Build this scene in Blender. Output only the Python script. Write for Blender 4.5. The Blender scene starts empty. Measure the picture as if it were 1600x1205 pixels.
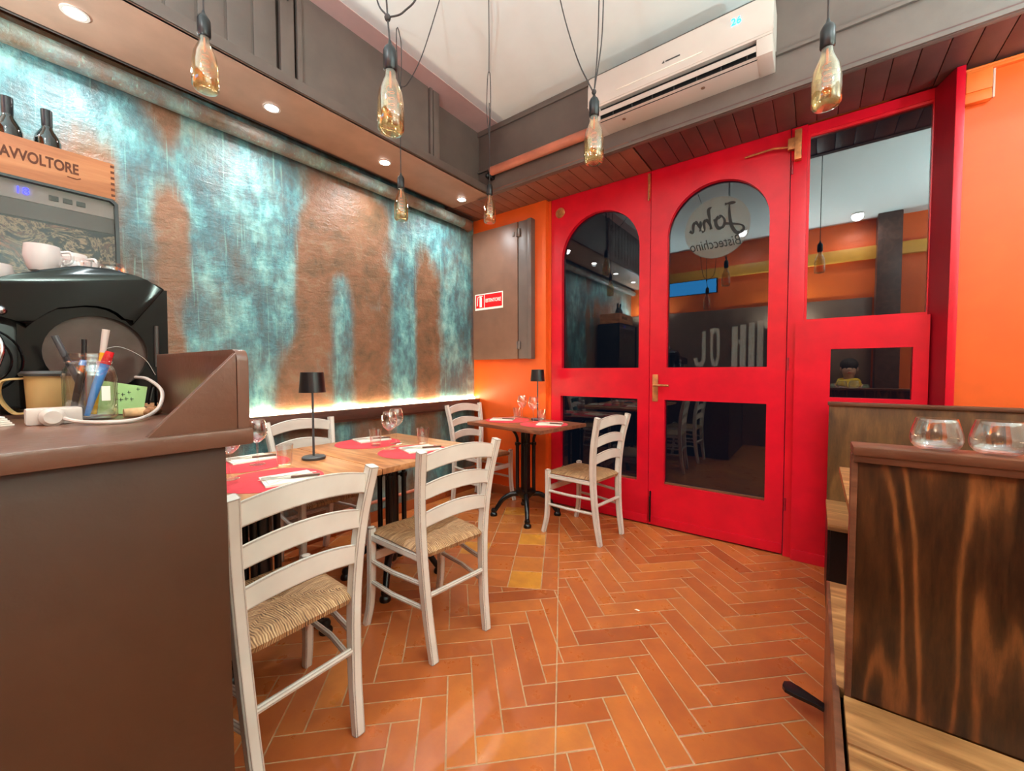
import bpy, bmesh, math, random
from mathutils import Vector, Matrix
random.seed(7)
S = bpy.context.scene
C = bpy.context.scene.collection
PI = math.pi
R = math.radians

# ------------------------------------------------------------------ camera
cam_d = bpy.data.cameras.new('camera'); cam = bpy.data.objects.new('camera', cam_d); C.objects.link(cam)
F_PX, YAW, PITCH, ROLL = 627.85, R(37.056), R(2.0876), R(-0.1415)
cam_d.sensor_fit = 'HORIZONTAL'; cam_d.sensor_width = 36.0
cam_d.lens = 36.0 * F_PX / 1600.0
cam_d.clip_start = 0.02; cam_d.clip_end = 100
fw = Vector((-math.sin(YAW)*math.cos(PITCH), math.cos(YAW)*math.cos(PITCH), -math.sin(PITCH)))
rt = Vector((math.cos(YAW), math.sin(YAW), 0)); up = rt.cross(fw)
c_, s_ = math.cos(ROLL), math.sin(ROLL)
r2 = c_*rt + s_*up; u2 = -s_*rt + c_*up
m = Matrix((r2, u2, -fw)).transposed().to_4x4(); m.translation = Vector((0, 0, 1.2))
cam.matrix_world = m
S.camera = cam

# ------------------------------------------------------------------ world, exposure
w = bpy.data.worlds.new('night'); S.world = w; w.use_nodes = True
w.node_tree.nodes['Background'].inputs[0].default_value = (0.01, 0.015, 0.03, 1)
w.node_tree.nodes['Background'].inputs[1].default_value = 0.3
S.view_settings.view_transform = 'Standard'; S.view_settings.look = 'None'
S.view_settings.exposure = 0.85; S.view_settings.gamma = 1.0
S.view_settings.use_curve_mapping = False
try:
    S.cycles.max_bounces = 10; S.cycles.diffuse_bounces = 5; S.cycles.glossy_bounces = 4
    S.cycles.transparent_max_bounces = 24; S.cycles.sample_clamp_indirect = 6.0
    S.cycles.use_denoising = True
except Exception: pass

def lamp(name, kind, loc, power, col, size=0.05, rot=None, spot=None, blend=1.0, sizey=None):
    l = bpy.data.lights.new(name, kind); l.energy = power; l.color = col
    if kind == 'AREA':
        l.size = size
        if sizey: l.shape = 'RECTANGLE'; l.size_y = sizey
    else: l.shadow_soft_size = size
    if kind == 'SPOT': l.spot_size = spot; l.spot_blend = blend
    o = bpy.data.objects.new(name, l); C.objects.link(o); o.location = loc
    if rot: o.rotation_euler = rot
    return o
SPOT_Y = [-0.47, 0.286, 1.048, 1.80, 2.588]
for y in SPOT_Y:      # the recessed spots in the soffit over the patina wall
    lamp('soffit_spot_light', 'SPOT', (-2.5, y, 2.685), 22, (0.92, 0.98, 1.0), 0.03, None, R(155), 1.0)
# added fill: invented ceiling downlights behind the camera and to the right
FILL_DOWN = ((-0.9, -0.55, 26), (0.4, -0.75, 26), (1.3, 0.6, 30), (1.4, 2.0, 22))
for x, y, p in FILL_DOWN:
    lamp('ceiling_downlight_light', 'SPOT', (x, y, 3.22), p, (0.88, 0.97, 1.0), 0.06, None, R(172), 0.6)
# added fill: unseen uplighters invented to wash the white ceiling
FILL_UP = ((1.86, 0.35, 2.0, 170), (-0.37, -1.0, 1.75, 170), (-2.45, -0.98, 2.0, 140), (1.86, 1.9, 2.0, 120))
for x, y, z, p in FILL_UP:
    lamp('uplighter_light', 'SPOT', (x, y, z+0.03), p, (0.67, 0.95, 1.0), 0.05, (PI, 0, 0), R(168), 0.5)

# ------------------------------------------------------------------ materials
def lin(c):
    return tuple(((v/255.0)/12.92 if v/255.0 <= 0.04045 else ((v/255.0+0.055)/1.055)**2.4) for v in c)
def L4(c): return (*lin(c), 1)
MATS = {}
class NT:
    def __init__(s, name):
        s.m = bpy.data.materials.new(name); s.m.use_nodes = True
        s.t = s.m.node_tree; s.n = s.t.nodes; s.l = s.t.links
        s.b = s.n['Principled BSDF']; s.out = s.n['Material Output']
        MATS[name] = s.m
    def node(s, typ, **kw):
        n = s.n.new(typ)
        for k, v in kw.items(): setattr(n, k, v)
        return n
    def tc(s, kind='Object', scale=None, rot=None):
        a = s.node('ShaderNodeTexCoord'); mp = s.node('ShaderNodeMapping')
        s.l.new(a.outputs[kind], mp.inputs[0])
        if scale: mp.inputs['Scale'].default_value = scale
        if rot: mp.inputs['Rotation'].default_value = rot
        return mp.outputs[0]
    def noise(s, vec, scale, detail=4, rough=0.55, dist=0):
        n = s.node('ShaderNodeTexNoise'); s.l.new(vec, n.inputs['Vector'])
        n.inputs['Scale'].default_value = scale; n.inputs['Detail'].default_value = detail
        n.inputs['Roughness'].default_value = rough; n.inputs['Distortion'].default_value = dist
        return n.outputs[0]
    def ramp(s, fac, stops):
        n = s.node('ShaderNodeValToRGB'); s.l.new(fac, n.inputs[0]); e = n.color_ramp.elements
        while len(e) < len(stops): e.new(0.5)
        for i, (p, c) in enumerate(stops): e[i].position = p; e[i].color = c
        return n.outputs[0]
    def math(s, op, a, b=None, clamp=False):
        n = s.node('ShaderNodeMath', operation=op, use_clamp=clamp)
        for i, v in enumerate((a, b)):
            if v is None: continue
            if isinstance(v, (int, float)): n.inputs[i].default_value = v
            else: s.l.new(v, n.inputs[i])
        return n.outputs[0]
    def mix(s, fac, a, b, mode='MIX'):
        n = s.node('ShaderNodeMix', data_type='RGBA', blend_type=mode)
        for i, v in ((0, fac), (6, a), (7, b)):
            if isinstance(v, (int, float)): n.inputs[i].default_value = v
            elif isinstance(v, tuple): n.inputs[i].default_value = v
            else: s.l.new(v, n.inputs[i])
        return n.outputs[2]
    def set(s, col=None, rough=None, metal=None, spec=None, coat=None):
        b = s.b
        if col is not None:
            if isinstance(col, tuple): b.inputs['Base Color'].default_value = col
            else: s.l.new(col, b.inputs['Base Color'])
        if rough is not None:
            if isinstance(rough, (int, float)): b.inputs['Roughness'].default_value = rough
            else: s.l.new(rough, b.inputs['Roughness'])
        if metal is not None: b.inputs['Metallic'].default_value = metal
        if spec is not None: b.inputs['Specular IOR Level'].default_value = spec
        if coat is not None: b.inputs['Coat Weight'].default_value = coat
        return s
    def bump(s, h, strength=0.3, dist=0.01):
        n = s.node('ShaderNodeBump'); s.l.new(h, n.inputs['Height'])
        n.inputs['Strength'].default_value = strength; n.inputs['Distance'].default_value = dist
        s.l.new(n.outputs[0], s.b.inputs['Normal']); return s
def paint(name, c, rough=0.5, var=0.06, metal=0.0, coat=None, bump=0.08, scale=6):
    s = NT(name); v = s.tc(); n = s.noise(v, scale, 5)
    a = L4(tuple(max(0, min(255, k*(1-var))) for k in c)); b = L4(tuple(min(255, k*(1+var)) for k in c))
    s.set(s.ramp(n, [(0.3, a), (0.7, b)]), rough, metal, coat=coat)
    s.bump(s.noise(v, scale*14, 3), bump, 0.003)
    return s.m
def emis(name, c, strength):
    s = NT(name); s.set((0, 0, 0, 1), 0.5)
    s.b.inputs['Emission Color'].default_value = L4(c); s.b.inputs['Emission Strength'].default_value = strength
    return s.m
def glassy(name, tint=(1, 1, 1), f0=0.05, rough=0.0, gcol=(1, 1, 1), pw=4.0):
    s = NT(name); s.n.remove(s.b)
    t = s.node('ShaderNodeBsdfTransparent'); t.inputs[0].default_value = (*tint, 1)
    g = s.node('ShaderNodeBsdfGlossy'); g.inputs['Roughness'].default_value = rough; g.inputs['Color'].default_value = (*gcol, 1)
    f = s.node('ShaderNodeLayerWeight'); f.inputs[0].default_value = 0.5
    fac = s.math('ADD', s.math('MULTIPLY', s.math('POWER', f.outputs['Facing'], pw), 1-f0), f0, True)
    mx = s.node('ShaderNodeMixShader'); s.l.new(fac, mx.inputs[0]); s.l.new(t.outputs[0], mx.inputs[1]); s.l.new(g.outputs[0], mx.inputs[2])
    s.l.new(mx.outputs[0], s.out.inputs[0]); return s.m
def wood(name, dark, light, mid, axis=(1, 1, 1), scale=1.0, rough=0.45, rings=14, bump=0.15, lines=0.6):
    """flat-sawn grain: contour lines of a noise stretched along the board"""
    s = NT(name); v = s.tc('Object', axis)
    big = s.noise(v, scale, 2.0, 0.4, 0.15)
    ph = s.math('MULTIPLY', big, rings*6.283)
    sn = s.math('ADD', s.math('MULTIPLY', s.math('SINE', ph), 0.5), 0.5)
    sn = s.math('POWER', sn, 2.5)
    fine = s.noise(v, scale*14, 5, 0.7); blot = s.noise(v, scale*1.7, 3, 0.6)
    k = s.math('ADD', s.math('MULTIPLY', sn, lines*0.5), s.math('MULTIPLY', blot, 0.55))
    k = s.math('ADD', k, s.math('MULTIPLY', s.math('SUBTRACT', fine, 0.5), 0.45))
    s.set(s.ramp(k, [(0.15, L4(dark)), (0.42, L4(mid)), (0.8, L4(light))]), rough)
    s.bump(k, bump, 0.003); return s.m

M_white = paint('ceiling_paint', (232, 230, 226), 0.9, 0.01, bump=0.02)
M_mauve = paint('mauve_paint', (206, 170, 164), 0.8, 0.03, bump=0.02)
M_brown = paint('brown_paint', (104, 90, 83), 0.42, 0.06, bump=0.1)
M_brown2 = paint('warm_brown_paint', (122, 88, 70), 0.4, 0.06, bump=0.1)
M_soffit = paint('soffit_paint', (166, 130, 110), 0.5, 0.05, bump=0.05)
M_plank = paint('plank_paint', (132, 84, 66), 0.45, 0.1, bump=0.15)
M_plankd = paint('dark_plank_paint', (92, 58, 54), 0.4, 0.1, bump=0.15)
M_orange = paint('orange_paint', (236, 96, 26), 0.45, 0.03, bump=0.06)
M_orangeL = paint('orange_ledge_paint', (250, 120, 45), 0.5, 0.03, bump=0.06)
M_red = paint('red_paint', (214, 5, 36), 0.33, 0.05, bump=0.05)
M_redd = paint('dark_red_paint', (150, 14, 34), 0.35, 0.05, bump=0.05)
M_counter = paint('counter_brown_paint', (70, 41, 24), 0.42, 0.06, bump=0.18, scale=4); M_ctop = paint('worn_counter_top_paint', (106, 70, 54), 0.30, 0.10, bump=0.25, scale=5)
M_black = paint('black_plastic', (16, 16, 18), 0.35, 0.1, bump=0.02)
M_iron = paint('cast_iron', (10, 10, 11), 0.3, 0.2, bump=0.1)
M_gloss = paint('gloss_black', (5, 6, 7), 0.10, 0.1, bump=0.0); M_gloss.node_tree.nodes['Principled BSDF'].inputs['Specular IOR Level'].default_value = 0.3
M_chrome = NT('chrome').set(L4((200, 200, 205)), 0.15, 1.0).m
M_steel = NT('cutlery_steel').set(L4((232, 230, 226)), 0.35, 1.0).m
M_brass = paint('worn_brass', (190, 130, 80), 0.4, 0.2, metal=0.6, bump=0.15, scale=20)
M_coppip = paint('copper_pipe_paint', (190, 110, 85), 0.4, 0.1, bump=0.1)
M_wax = paint('white_plastic', (206, 190, 180), 0.35, 0.01, bump=0.0)
M_acl = paint('white_flap_plastic', (196, 178, 168), 0.4, 0.01, bump=0.0)
M_ceramic = paint('white_ceramic', (225, 215, 212), 0.15, 0.02, bump=0.0)
M_napkin = paint('white_paper_napkin', (236, 226, 208), 0.9, 0.02, bump=0.3, scale=20)
M_mat = paint('red_placemat_felt', (214, 58, 66), 0.85, 0.05, bump=0.2, scale=30)
M_glass = glassy('clear_glass', (0.97, 0.97, 0.97), 0.10, 0.0, (1, 1, 1), 3.0)
M_amber = glassy('smoked_bulb_glass', (0.95, 0.87, 0.72), 0.08, 0.0, (1, 0.97, 0.9), 3.0)
M_pane = glassy('door_glass', (0.6, 0.64, 0.64), 0.06, 0.0)
M_pane2 = glassy('side_window_glass', (0.6, 0.64, 0.64), 0.13, 0.0)
M_cooler = glassy('cooler_glass', (0.8, 0.8, 0.8), 0.02, 0.0, (1, 1, 1), 9.0)
M_fil = paint('amber_filament', (225, 120, 45), 0.5, 0.1)
M_led = emis('led_strip_light', (255, 222, 178), 45)
M_spot = emis('spot_disc_light', (255, 250, 240), 60)
M_tubelight = emis('lamp_diffuser_light', (255, 240, 220), 5)
M_blue = emis('blue_display_light', (40, 40, 255), 5)
M_cyan = emis('cyan_display_light', (30, 200, 255), 4)
M_screen = emis('screen_light', (60, 170, 255), 2.2)
M_grout = paint('cement_grout', (186, 146, 106), 0.8, 0.08, bump=0.3, scale=40)
M_tin = paint('grey_plastic_button', (60, 55, 52), 0.4, 0.1)
M_signred = paint('sign_red', (228, 12, 20), 0.4, 0.02, bump=0)
M_signwhite = paint('sign_white', (250, 240, 225), 0.5, 0.02, bump=0)
M_ink = paint('dark_ink', (16, 18, 18), 0.6, 0.05, bump=0)
M_burn = paint('burnt_lettering', (100, 52, 28), 0.7, 0.1, bump=0)
M_decal = NT('frosted_decal'); M_decal.n.remove(M_decal.b)
_t = M_decal.node('ShaderNodeBsdfTransparent'); _d = M_decal.node('ShaderNodeBsdfDiffuse'); _d.inputs[0].default_value = L4((150, 155, 148))
_x = M_decal.node('ShaderNodeMixShader'); _x.inputs[0].default_value = 0.30
M_decal.l.new(_t.outputs[0], _x.inputs[1]); M_decal.l.new(_d.outputs[0], _x.inputs[2]); M_decal.l.new(_x.outputs[0], M_decal.out.inputs[0]); M_decal = M_decal.m
M_decal2 = M_decal.copy(); M_decal2.name = 'etched_lettering'
for nd in M_decal2.node_tree.nodes:
    if nd.type == 'MIX_SHADER': nd.inputs[0].default_value = 0.16
M_tabwood = wood('honey_table_wood', (150, 92, 54), (218, 160, 108), (190, 128, 80), (1.2, 14, 6), 1.0, 0.3, 5, 0.04, 0.5)
M_tabwood2 = wood('walnut_table_wood', (104, 58, 38), (168, 104, 74), (138, 82, 56), (1.2, 14, 6), 1.0, 0.3, 5, 0.04, 0.5)
M_rail = wood('brown_stained_wood', (70, 42, 32), (112, 72, 56), (90, 56, 44), (8, 0.8, 8), 1.0, 0.4, 4, 0.08, 0.5)
M_dark = wood('dark_stained_board', (24, 12, 6), (150, 92, 46), (74, 42, 20), (9.0, 4, 1.3), 0.8, 0.30, 11, 0.2, 0.65)
M_dark2 = wood('brown_stained_board', (62, 40, 20), (132, 92, 50), (96, 64, 32), (6.0, 4, 1.2), 1.0, 0.4, 5, 0.2, 0.5)
M_light = wood('light_pine', (124, 82, 46), (196, 144, 90), (162, 114, 68), (1.2, 9, 6), 1.0, 0.4, 7, 0.15, 0.6)
M_edge = wood('reddish_edge_wood', (84, 50, 34), (140, 92, 66), (112, 70, 48), (1.0, 8, 8), 1.0, 0.35, 4, 0.1, 0.5)
M_crate = wood('pine_crate', (176, 108, 66), (222, 158, 106), (202, 132, 84), (5, 0.8, 9), 1.0, 0.5, 4, 0.03, 0.5)
M_skin = paint('skin', (205, 150, 120), 0.5, 0.05)
M_hair = paint('dark_hair', (50, 35, 25), 0.7, 0.2)
M_jacket = paint('olive_grey_jacket', (110, 112, 88), 0.9, 0.15)
M_scarf = paint('yellow_scarf', (222, 178, 40), 0.9, 0.1)
M_trouser = paint('dark_trousers', (38, 40, 52), 0.9, 0.1)

# chair paint with worn edges
s = NT('distressed_cream_paint'); v = s.tc()
bv = s.node('ShaderNodeBevel'); bv.samples = 4; bv.inputs[0].default_value = 0.006
geo = s.node('ShaderNodeNewGeometry')
dp = s.node('ShaderNodeVectorMath', operation='DOT_PRODUCT'); s.l.new(bv.outputs[0], dp.inputs[0]); s.l.new(geo.outputs['Normal'], dp.inputs[1])
edge = s.math('SUBTRACT', 1.0, dp.outputs['Value'])
nz = s.noise(v, 28, 6, 0.7)
wear = s.math('ADD', s.math('MULTIPLY', edge, 7.0), s.math('SUBTRACT', nz, 0.70))
wearm = s.ramp(wear, [(0.02, (0, 0, 0, 1)), (0.045, (1, 1, 1, 1))])
basec = s.ramp(s.noise(v, 5, 4), [(0.3, L4((214, 204, 190))), (0.7, L4((232, 224, 211)))])
chip = s.ramp(s.noise(s.tc('Object', (1, 1, 0.35)), 34, 5, 0.75), [(0.70, (0, 0, 0, 1)), (0.73, (1, 1, 1, 1))])
s.set(s.mix(s.math('MAXIMUM', wearm, s.math('MULTIPLY', chip, 0.55)), basec, L4((112, 76, 48))), 0.42)
s.bump(nz, 0.06, 0.002); M_chair = s.m

# straw: strands run across the nearest rail
s = NT('woven_rush'); tc = s.node('ShaderNodeTexCoord'); sep = s.node('ShaderNodeSeparateXYZ'); s.l.new(tc.outputs['Object'], sep.inputs[0])
ax = s.math('ABSOLUTE', sep.outputs[0]); ay = s.math('ABSOLUTE', sep.outputs[1])
isx = s.math('GREATER_THAN', ax, ay)
nn = s.noise(tc.outputs['Object'], 9, 3)
cx = s.math('ADD', sep.outputs[0], s.math('MULTIPLY', nn, 0.03)); cy = s.math('ADD', sep.outputs[1], s.math('MULTIPLY', nn, 0.03))
co = s.node('ShaderNodeMix', data_type='FLOAT'); s.l.new(isx, co.inputs[0]); s.l.new(cx, co.inputs[2]); s.l.new(cy, co.inputs[3])
sn = s.math('SINE', s.math('MULTIPLY', co.outputs[0], 900)); 
cmb = s.node('ShaderNodeCombineXYZ'); s.l.new(s.math('MULTIPLY', co.outputs[0], 130), cmb.inputs[0]); 
oth = s.node('ShaderNodeMix', data_type='FLOAT'); s.l.new(isx, oth.inputs[0]); s.l.new(sep.outputs[1], oth.inputs[2]); s.l.new(sep.outputs[0], oth.inputs[3])
s.l.new(s.math('MULTIPLY', oth.outputs[0], 14), cmb.inputs[1]); s.l.new(isx, cmb.inputs[2])
st = s.noise(cmb.outputs[0], 1.6, 4, 0.6)
hh = s.math('ADD', s.math('MULTIPLY', sn, 0.16), st)
s.set(s.ramp(hh, [(0.22, L4((70, 44, 24))), (0.42, L4((150, 106, 66))), (0.60, L4((188, 144, 98))), (0.8, L4((222, 186, 138)))]), 0.6)
s.bump(hh, 0.8, 0.004); M_rush = s.m

# patina wall
s = NT('copper_patina_plaster'); v = s.tc('Object')
at = s.node('ShaderNodeAttribute', attribute_name='patina')
cloud = s.noise(v, 2.6, 8, 0.62)
cloud2 = s.noise(v, 6.5, 8, 0.7, 0.4)
drip = s.noise(s.tc('Object', (1, 1, 0.07)), 24, 5, 0.7)
dripthin = s.noise(s.tc('Object', (1, 1, 0.035)), 62, 3, 0.6)
speck = s.noise(v, 70, 3, 0.7)
strokes = s.noise(s.tc('Object', (1, 1, 0.55), (0.25, 0, 0)), 7, 9, 0.68, 0.1)
mk = s.math('ADD', at.outputs['Fac'], s.math('MULTIPLY', s.math('SUBTRACT', cloud, 0.5), 1.1))
mk = s.math('ADD', mk, s.math('MULTIPLY', s.math('SUBTRACT', drip, 0.5), 0.45))
mk = s.math('ADD', mk, s.math('MULTIPLY', s.math('SUBTRACT', cloud2, 0.5), 0.8))
mkr = s.ramp(mk, [(0.08, (0, 0, 0, 1)), (0.26, (0.25, 0.25, 0.25, 1)), (0.44, (0.6, 0.6, 0.6, 1)), (0.70, (1, 1, 1, 1))])
copper = s.ramp(cloud2, [(0.28, L4((84, 70, 54))), (0.42, L4((116, 88, 64))), (0.55, L4((134, 94, 68))), (0.66, L4((136, 108, 82))), (0.8, L4((140, 132, 108)))])
copper = s.mix(s.ramp(speck, [(0.70, (0, 0, 0, 1)), (0.8, (0.45, 0.45, 0.45, 1))]), copper, L4((196, 176, 142)))
teal = s.ramp(strokes, [(0.30, L4((74, 84, 84))), (0.45, L4((78, 116, 122))), (0.54, L4((98, 152, 154))), (0.64, L4((134, 190, 186))), (0.78, L4((176, 210, 200)))])
colr = s.mix(mkr, copper, teal)
dm = s.math('MULTIPLY', s.ramp(dripthin, [(0.60, (0, 0, 0, 1)), (0.70, (0.7, 0.7, 0.7, 1))]), s.ramp(mk, [(0.10, (0, 0, 0, 1)), (0.35, (0.75, 0.75, 0.75, 1))]))
colr = s.mix(dm, colr, L4((132, 186, 172)))
s.set(colr, s.math('ADD', 0.30, s.math('MULTIPLY', cloud2, 0.25)))
br = s.noise(s.tc('Object', (1, 0.35, 1)), 26, 4, 0.6)
s.bump(s.math('ADD', br, s.math('MULTIPLY', speck, 0.5)), 0.5, 0.012); M_patina = s.m

# terracotta tiles: per-tile colour comes from the tile itself
s = NT('terracotta_tile'); v = s.tc()
at = s.node('ShaderNodeAttribute', attribute_name='tile_tone')
blot = s.noise(v, 9, 5, 0.6)
base = s.ramp(at.outputs['Fac'], [(0.0, L4((166, 84, 40))), (0.3, L4((186, 98, 46))), (0.6, L4((196, 110, 52))), (0.88, L4((208, 126, 58))), (1.0, L4((220, 146, 54)))])
col = s.mix(s.math('MULTIPLY', s.ramp(blot, [(0.35, (0, 0, 0, 1)), (0.75, (1, 1, 1, 1))]), 0.45), base, L4((146, 72, 48)))
s.set(col, s.math('ADD', s.math('MULTIPLY', blot, 0.25), 0.18))
s.bump(s.noise(v, 40, 4), 0.12, 0.003); M_tile = s.m

# mottled tones on the panel behind the cooler glass
s = NT('mottled_panel'); v = s.tc()
s.set(s.ramp(s.noise(v, 11, 6, 0.75, 1.2), [(0.36, L4((24, 44, 48))), (0.44, L4((8, 18, 22))), (0.49, L4((214, 178, 140))), (0.53, L4((20, 40, 46))), (0.62, L4((190, 128, 100)))]), 0.6); M_mottle = s.m
s = NT('walnut_shell'); v = s.tc(); k = s.noise(v, 60, 4, 0.7)
s.set(s.ramp(k, [(0.3, L4((110, 66, 36))), (0.7, L4((186, 126, 78)))]), 0.6); s.bump(k, 0.8, 0.01); M_walnut = s.m

# ------------------------------------------------------------------ mesh helpers
class MB:
    def __init__(s): s.bm = bmesh.new()
    def box(s, x0, x1, y0, y1, z0, z1, bev=0.0, seg=2, mat=None):
        r = bmesh.ops.create_cube(s.bm, size=1.0); vs = r['verts']
        bmesh.ops.scale(s.bm, vec=(abs(x1-x0), abs(y1-y0), abs(z1-z0)), verts=vs)
        bmesh.ops.translate(s.bm, vec=((x0+x1)/2, (y0+y1)/2, (z0+z1)/2), verts=vs)
        if mat is not None: bmesh.ops.transform(s.bm, matrix=mat, verts=vs)
        if bev > 0:
            es = list({e for v_ in vs for e in v_.link_edges})
            bmesh.ops.bevel(s.bm, geom=es, offset=bev, segments=seg, profile=0.6, affect='EDGES')
        return s
    def prism(s, pts, axis, a, b, bev=0.0):
        """extrude 2D outline; axis 'x': pts=(y,z); 'y': pts=(x,z); 'z': pts=(x,y)"""
        def P(p, t): return {'x': (t, p[0], p[1]), 'y': (p[0], t, p[1]), 'z': (p[0], p[1], t)}[axis]
        v0 = [s.bm.verts.new(P(p, a)) for p in pts]; v1 = [s.bm.verts.new(P(p, b)) for p in pts]
        n = len(pts); fs = [s.bm.faces.new(v0), s.bm.faces.new(v1[::-1])]
        for i in range(n): fs.append(s.bm.faces.new((v0[i], v1[i], v1[(i+1) % n], v0[(i+1) % n])))
        if bev > 0:
            es = list({e for f in fs[:2] for e in f.edges})
            bmesh.ops.bevel(s.bm, geom=es, offset=bev, segments=2, profile=0.6, affect='EDGES')
        return s
    def plate(s, outer, holes, axis, a, b):
        """flat plate with holes, extruded from a to b"""
        def P(p, t): return {'x': (t, p[0], p[1]), 'y': (p[0], t, p[1]), 'z': (p[0], p[1], t)}[axis]
        edges = []
        for loop in [outer]+holes:
            vs = [s.bm.verts.new(P(p, a)) for p in loop]
            edges += [s.bm.edges.new((vs[i], vs[(i+1) % len(vs)])) for i in range(len(vs))]
        r = bmesh.ops.triangle_fill(s.bm, use_beauty=True, use_dissolve=True, edges=edges)
        fs = [g for g in r['geom'] if isinstance(g, bmesh.types.BMFace)]
        e = bmesh.ops.extrude_face_region(s.bm, geom=fs)
        vs = [g for g in e['geom'] if isinstance(g, bmesh.types.BMVert)]
        d = b-a
        bmesh.ops.translate(s.bm, vec={'x': (d, 0, 0), 'y': (0, d, 0), 'z': (0, 0, d)}[axis], verts=vs)
        return s
    def loft(s, rings, cap=True, closed=False):
        vr = [[s.bm.verts.new(p) for p in r] for r in rings]; n = len(vr[0])
        rng = range(len(vr)) if closed else range(len(vr)-1)
        for i in rng:
            a, b = vr[i], vr[(i+1) % len(vr)]
            for j in range(n): s.bm.faces.new((a[j], a[(j+1) % n], b[(j+1) % n], b[j]))
        if cap and not closed:
            s.bm.faces.new(vr[0][::-1]); s.bm.faces.new(vr[-1])
        return s
    def tube(s, path, rad, seg=8, cap=True):
        pts = [Vector(p) for p in path]; rr = rad if isinstance(rad, (list, tuple)) else [rad]*len(pts)
        rings = []; pn = None
        for i, p in enumerate(pts):
            t = (pts[min(i+1, len(pts)-1)] - pts[max(i-1, 0)])
            t = t.normalized() if t.length > 1e-9 else Vector((0, 0, 1))
            if pn is None:
                a = Vector((0, 0, 1)) if abs(t.z) < 0.9 else Vector((1, 0, 0)); pn = (a - t*a.dot(t)).normalized()
            else: pn = (pn - t*pn.dot(t)).normalized()
            q = t.cross(pn)
            rings.append([p + (pn*math.cos(2*PI*k/seg) + q*math.sin(2*PI*k/seg))*rr[i] for k in range(seg)])
        return s.loft(rings, cap)
    def bar(s, path, wdt, tck, side=(1, 0, 0), cap=True):
        """rectangular section swept along path; side = direction of width"""
        pts = [Vector(p) for p in path]; rings = []
        for i, p in enumerate(pts):
            t = (pts[min(i+1, len(pts)-1)] - pts[max(i-1, 0)]).normalized()
            sd = Vector(side); sd = (sd - t*sd.dot(t)).normalized(); q = t.cross(sd)
            W = (wdt[i] if isinstance(wdt, (list, tuple)) else wdt)/2; T = (tck[i] if isinstance(tck, (list, tuple)) else tck)/2
            k = 0.28
            rings.append([p+sd*W*a+q*T*b for a, b in ((1-k, -1), (1, -1+k), (1, 1-k), (1-k, 1), (-1+k, 1), (-1, 1-k), (-1, -1+k), (-1+k, -1))])
        return s.loft(rings, cap)
    def lathe(s, prof, seg=24, loc=(0, 0, 0), mat=None):
        vs = []; rings = []
        for r, z in prof:
            if r < 1e-6: rings.append([s.bm.verts.new((0, 0, z))])
            else: rings.append([s.bm.verts.new((r*math.cos(2*PI*k/seg), r*math.sin(2*PI*k/seg), z)) for k in range(seg)])
        for a, b in zip(rings, rings[1:]):
            if len(a) == 1 and len(b) == 1: continue
            for k in range(seg):
                k2 = (k+1) % seg
                if len(a) == 1: s.bm.faces.new((a[0], b[k2], b[k]))
                elif len(b) == 1: s.bm.faces.new((a[k], a[k2], b[0]))
                else: s.bm.faces.new((a[k], a[k2], b[k2], b[k]))
        vs = [v_ for r in rings for v_ in r]
        if mat is not None: bmesh.ops.transform(s.bm, matrix=mat, verts=vs)
        bmesh.ops.translate(s.bm, vec=loc, verts=vs)
        return s
    def ball(s, c, r, sx=1, sy=1, sz=1, seg=16):
        q = bmesh.ops.create_uvsphere(s.bm, u_segments=seg, v_segments=max(6, seg//2), radius=r)
        bmesh.ops.scale(s.bm, vec=(sx, sy, sz), verts=q['verts']); bmesh.ops.translate(s.bm, vec=c, verts=q['verts']); return s
    def build(s, name, mat, parent=None, smooth=40, mats=None):
        bmesh.ops.recalc_face_normals(s.bm, faces=s.bm.faces)
        me = bpy.data.meshes.new(name); s.bm.to_mesh(me); s.bm.free()
        for mm in (mats or [mat]): me.materials.append(mm)
        if smooth:
            me.polygons.foreach_set('use_smooth', [True]*len(me.polygons)); me.set_sharp_from_angle(angle=R(smooth))
        o = bpy.data.objects.new(name, me); C.objects.link(o)
        if parent: o.parent = parent
        return o
def tag(o, label=None, cat=None, group=None, kind=None):
    if label: o['label'] = label
    if cat: o['category'] = cat
    if group: o['group'] = group
    if kind: o['kind'] = kind
    return o
def thing(name, label, cat, loc=(0, 0, 0), rz=0.0, group=None, kind=None):
    o = bpy.data.objects.new(name, None); C.objects.link(o); o.location = loc; o.rotation_euler = (0, 0, rz)
    o.empty_display_size = 0.05
    return tag(o, label, cat, group, kind)
def struct(o): o['kind'] = 'structure'; return o
def dup(root, loc=None, rz=None, label=None, group=None):
    r = root.copy(); C.objects.link(r)
    if loc is not None: r.location = loc
    if rz is not None: r.rotation_euler = (0, 0, rz)
    if label: r['label'] = label
    if group: r['group'] = group
    for ch in list(root.children):
        c = ch.copy(); C.objects.link(c); c.parent = r
        for g in list(ch.children):
            d = g.copy(); C.objects.link(d); d.parent = c
    return r
def text(name, body, size, mat, loc, rot, parent=None, extrude=0.001, align='CENTER', sx=1.0, shear=0.0, wt=0.0):
    cu = bpy.data.curves.new(name, 'FONT'); cu.body = body; cu.size = size; cu.extrude = extrude
    cu.offset = size*wt; cu.align_x = align; cu.align_y = 'CENTER'; cu.shear = shear
    t = bpy.data.objects.new(name+'_tmp', cu); C.objects.link(t)
    bpy.context.view_layer.update()
    me = bpy.data.meshes.new_from_object(t.evaluated_get(bpy.context.evaluated_depsgraph_get()))
    bpy.data.objects.remove(t); bpy.data.curves.remove(cu)
    me.materials.clear(); me.materials.append(mat)
    o = bpy.data.objects.new(name, me); C.objects.link(o); o.location = loc; o.rotation_euler = rot; o.scale = (sx, 1, 1)
    if parent: o.parent = parent
    return o
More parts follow.
